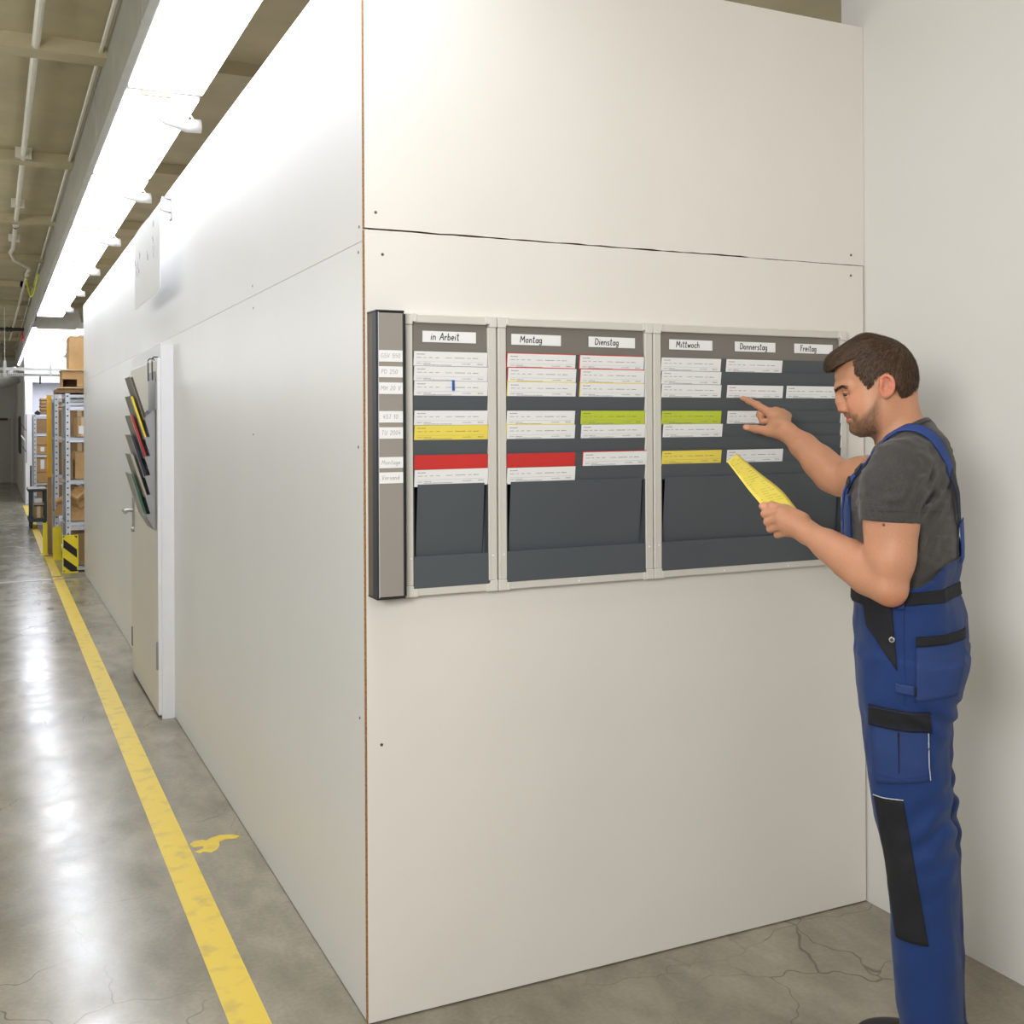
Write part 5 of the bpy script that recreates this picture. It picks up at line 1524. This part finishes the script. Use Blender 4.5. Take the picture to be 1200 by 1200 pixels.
# hair strands lying on the hair volume
rs = np.random.RandomState(12)
hv, hq = surface(f_hair, (-.045, -.10, 1.57), (.21, .10, 1.785), .004)
g_ = grad(f_hair, hv, .003)
ok = (poly_sdf(hv, POLY) < -.001)
cand = np.where(ok)[0]
pick = rs.choice(cand, 5200)
P0 = hv[pick] + rs.normal(0, .002, (len(pick), 3))
def f_soft(p):
    d = ell(p, (.0765, 0, 1.6695), (.0945, .0795, .0880))
    d = smin(d, ell(p, (.032, 0, 1.640), (.046, .068, .058)), .03)
    for vv in (-.040, -.02, 0, .02, .040):
        d = smin(d, cone(p, (.095, vv, 1.722), (.165 - abs(vv) * .25, vv * .95, 1.694), .030, .019), .025)
        d = smin(d, cone(p, (.160 - abs(vv) * .25, vv, 1.699), (.1815 - abs(vv) * .35, vv * .92, 1.684), .017, .0075), .012)
    return d
path = [P0]
top = np.clip((P0[:, 2] - 1.685) / .05, 0, 1)
ln = (.005 + .0065 * top) * rs.uniform(.7, 1.25, len(P0))
jit = rs.normal(0, .22, (len(P0), 3))
for i in range(4):
    p = path[-1]
    n_ = grad(f_soft, p, .003)
    flow = p - np.array([.014, .006, 1.765])
    flow = flow / np.maximum(np.linalg.norm(flow, axis=1, keepdims=True), .01)
    flow = flow + np.stack([.55 * top, 0 * top, -.55 * (1 - top)], 1) + jit
    flow = flow - n_ * (flow * n_).sum(1, keepdims=True)
    flow /= np.maximum(np.linalg.norm(flow, axis=1, keepdims=True), 1e-6)
    p = p + flow * ln[:, None]
    p = p - grad(f_soft, p, .003) * (f_soft(p) - (.0006 + .0009 * i * rs.uniform(.2, 1.3, len(p))))[:, None]
    out = (poly_sdf(p, POLY) > .0030)[:, None]
    p = np.where(out, path[-1] + (p - path[-1]) * .15, p)
    path.append(p)
path = np.stack(path, 1)
nn_ = grad(f_soft, path.reshape(-1, 3), .003).reshape(path.shape)
tg = np.gradient(path, axis=1)
sd = np.cross(tg, nn_); sd /= np.maximum(np.linalg.norm(sd, axis=2, keepdims=True), 1e-9)
wd = np.array([.0009, .0011, .0010, .0007, .0001])[None, :, None] * rs.uniform(.7, 1.2, (len(path), 1, 1))
V_ = np.stack([path - sd * wd, path + sd * wd], 2).reshape(-1, 3)
b0 = (np.arange(len(path)) * 10)[:, None]
qq = np.concatenate([b0 + np.array([2 * i, 2 * i + 1, 2 * i + 3, 2 * i + 2])[None] for i in range(4)])
tone = np.repeat(rs.uniform(.55, 1.55, len(path)) ** 1.1, 10)
hs = np_mesh('hair_strands', [(V_, qq)], M['hair'], bpy.data.objects['hair'], lambda p: np.array(lin((74, 56, 42))) * tone[:, None])
tag(hs, kind='stuff')

# the yellow card he holds
Lp = np.array([(.306, .056, 1.322), (.327, .045, 1.342), (.375, .0, 1.389), (.405, -.03, 1.423), (.434, -.058, 1.454)])
Rp = np.array([(.240, .022, 1.322), (.254, .012, 1.340), (.296, -.038, 1.386), (.352, -.085, 1.421), (.420, -.130, 1.473)])
def curve(pts, t):
    d = np.r_[0, np.cumsum(np.linalg.norm(np.diff(pts, axis=0), axis=1))]; d /= d[-1]
    return np.stack([np.interp(t, d, pts[:, i]) for i in range(3)], 1)
tt = np.linspace(0, 1, 28)
Lc, Rc = curve(Lp, tt), curve(Rp, tt)
for c_ in (Lc, Rc):
    for _ in range(8): c_[1:-1] = (c_[:-2] + 2 * c_[1:-1] + c_[2:]) / 4
ww = np.linspace(0, 1, 7)
grid = Lc[:, None] * (1 - ww)[None, :, None] + Rc[:, None] * ww[None, :, None]
nrm_ = np.cross(np.gradient(grid, axis=0), np.gradient(grid, axis=1)); nrm_ /= np.linalg.norm(nrm_, axis=2, keepdims=True)
if (nrm_[:, :, 1].mean()) < 0: nrm_ = -nrm_
ho = to_world(grid[0, 3][None])[0]
M['cardprint'] = mat('olive_print', (160, 145, 74), .8)
hc = thing('held_card', 'bent yellow printed card held in the left hand of the man', 'card', tuple(ho))
shell('card_sheet', grid.reshape(-1, 3), (grid - nrm_ * .0006).reshape(-1, 3), 28, 7, M['yellow'], hc)
k = MB()
rp = random.Random(3)
for i in range(5, 27):
    for (a, b) in ((.10, .22), (.34, .52), (.62, .80)):
        if rp.random() < .5: continue
        a2, b2 = a + rp.uniform(-.03, .03), b + rp.uniform(-.05, .05)
        def pt(u, f): 
            x = (Lc[i] * (1 - u) + Rc[i] * u) * (1 - f) + (Lc[min(27, i + 1)] * (1 - u) + Rc[min(27, i + 1)] * u) * f
            return x + nrm_[i, 3] * .0006
        ps = to_world(np.array([pt(a2, 0), pt(b2, 0), pt(b2, .11), pt(a2, .11)]))
        k.poly([tuple(x) for x in ps])
k.build('printed_lines', M['cardprint'], hc)
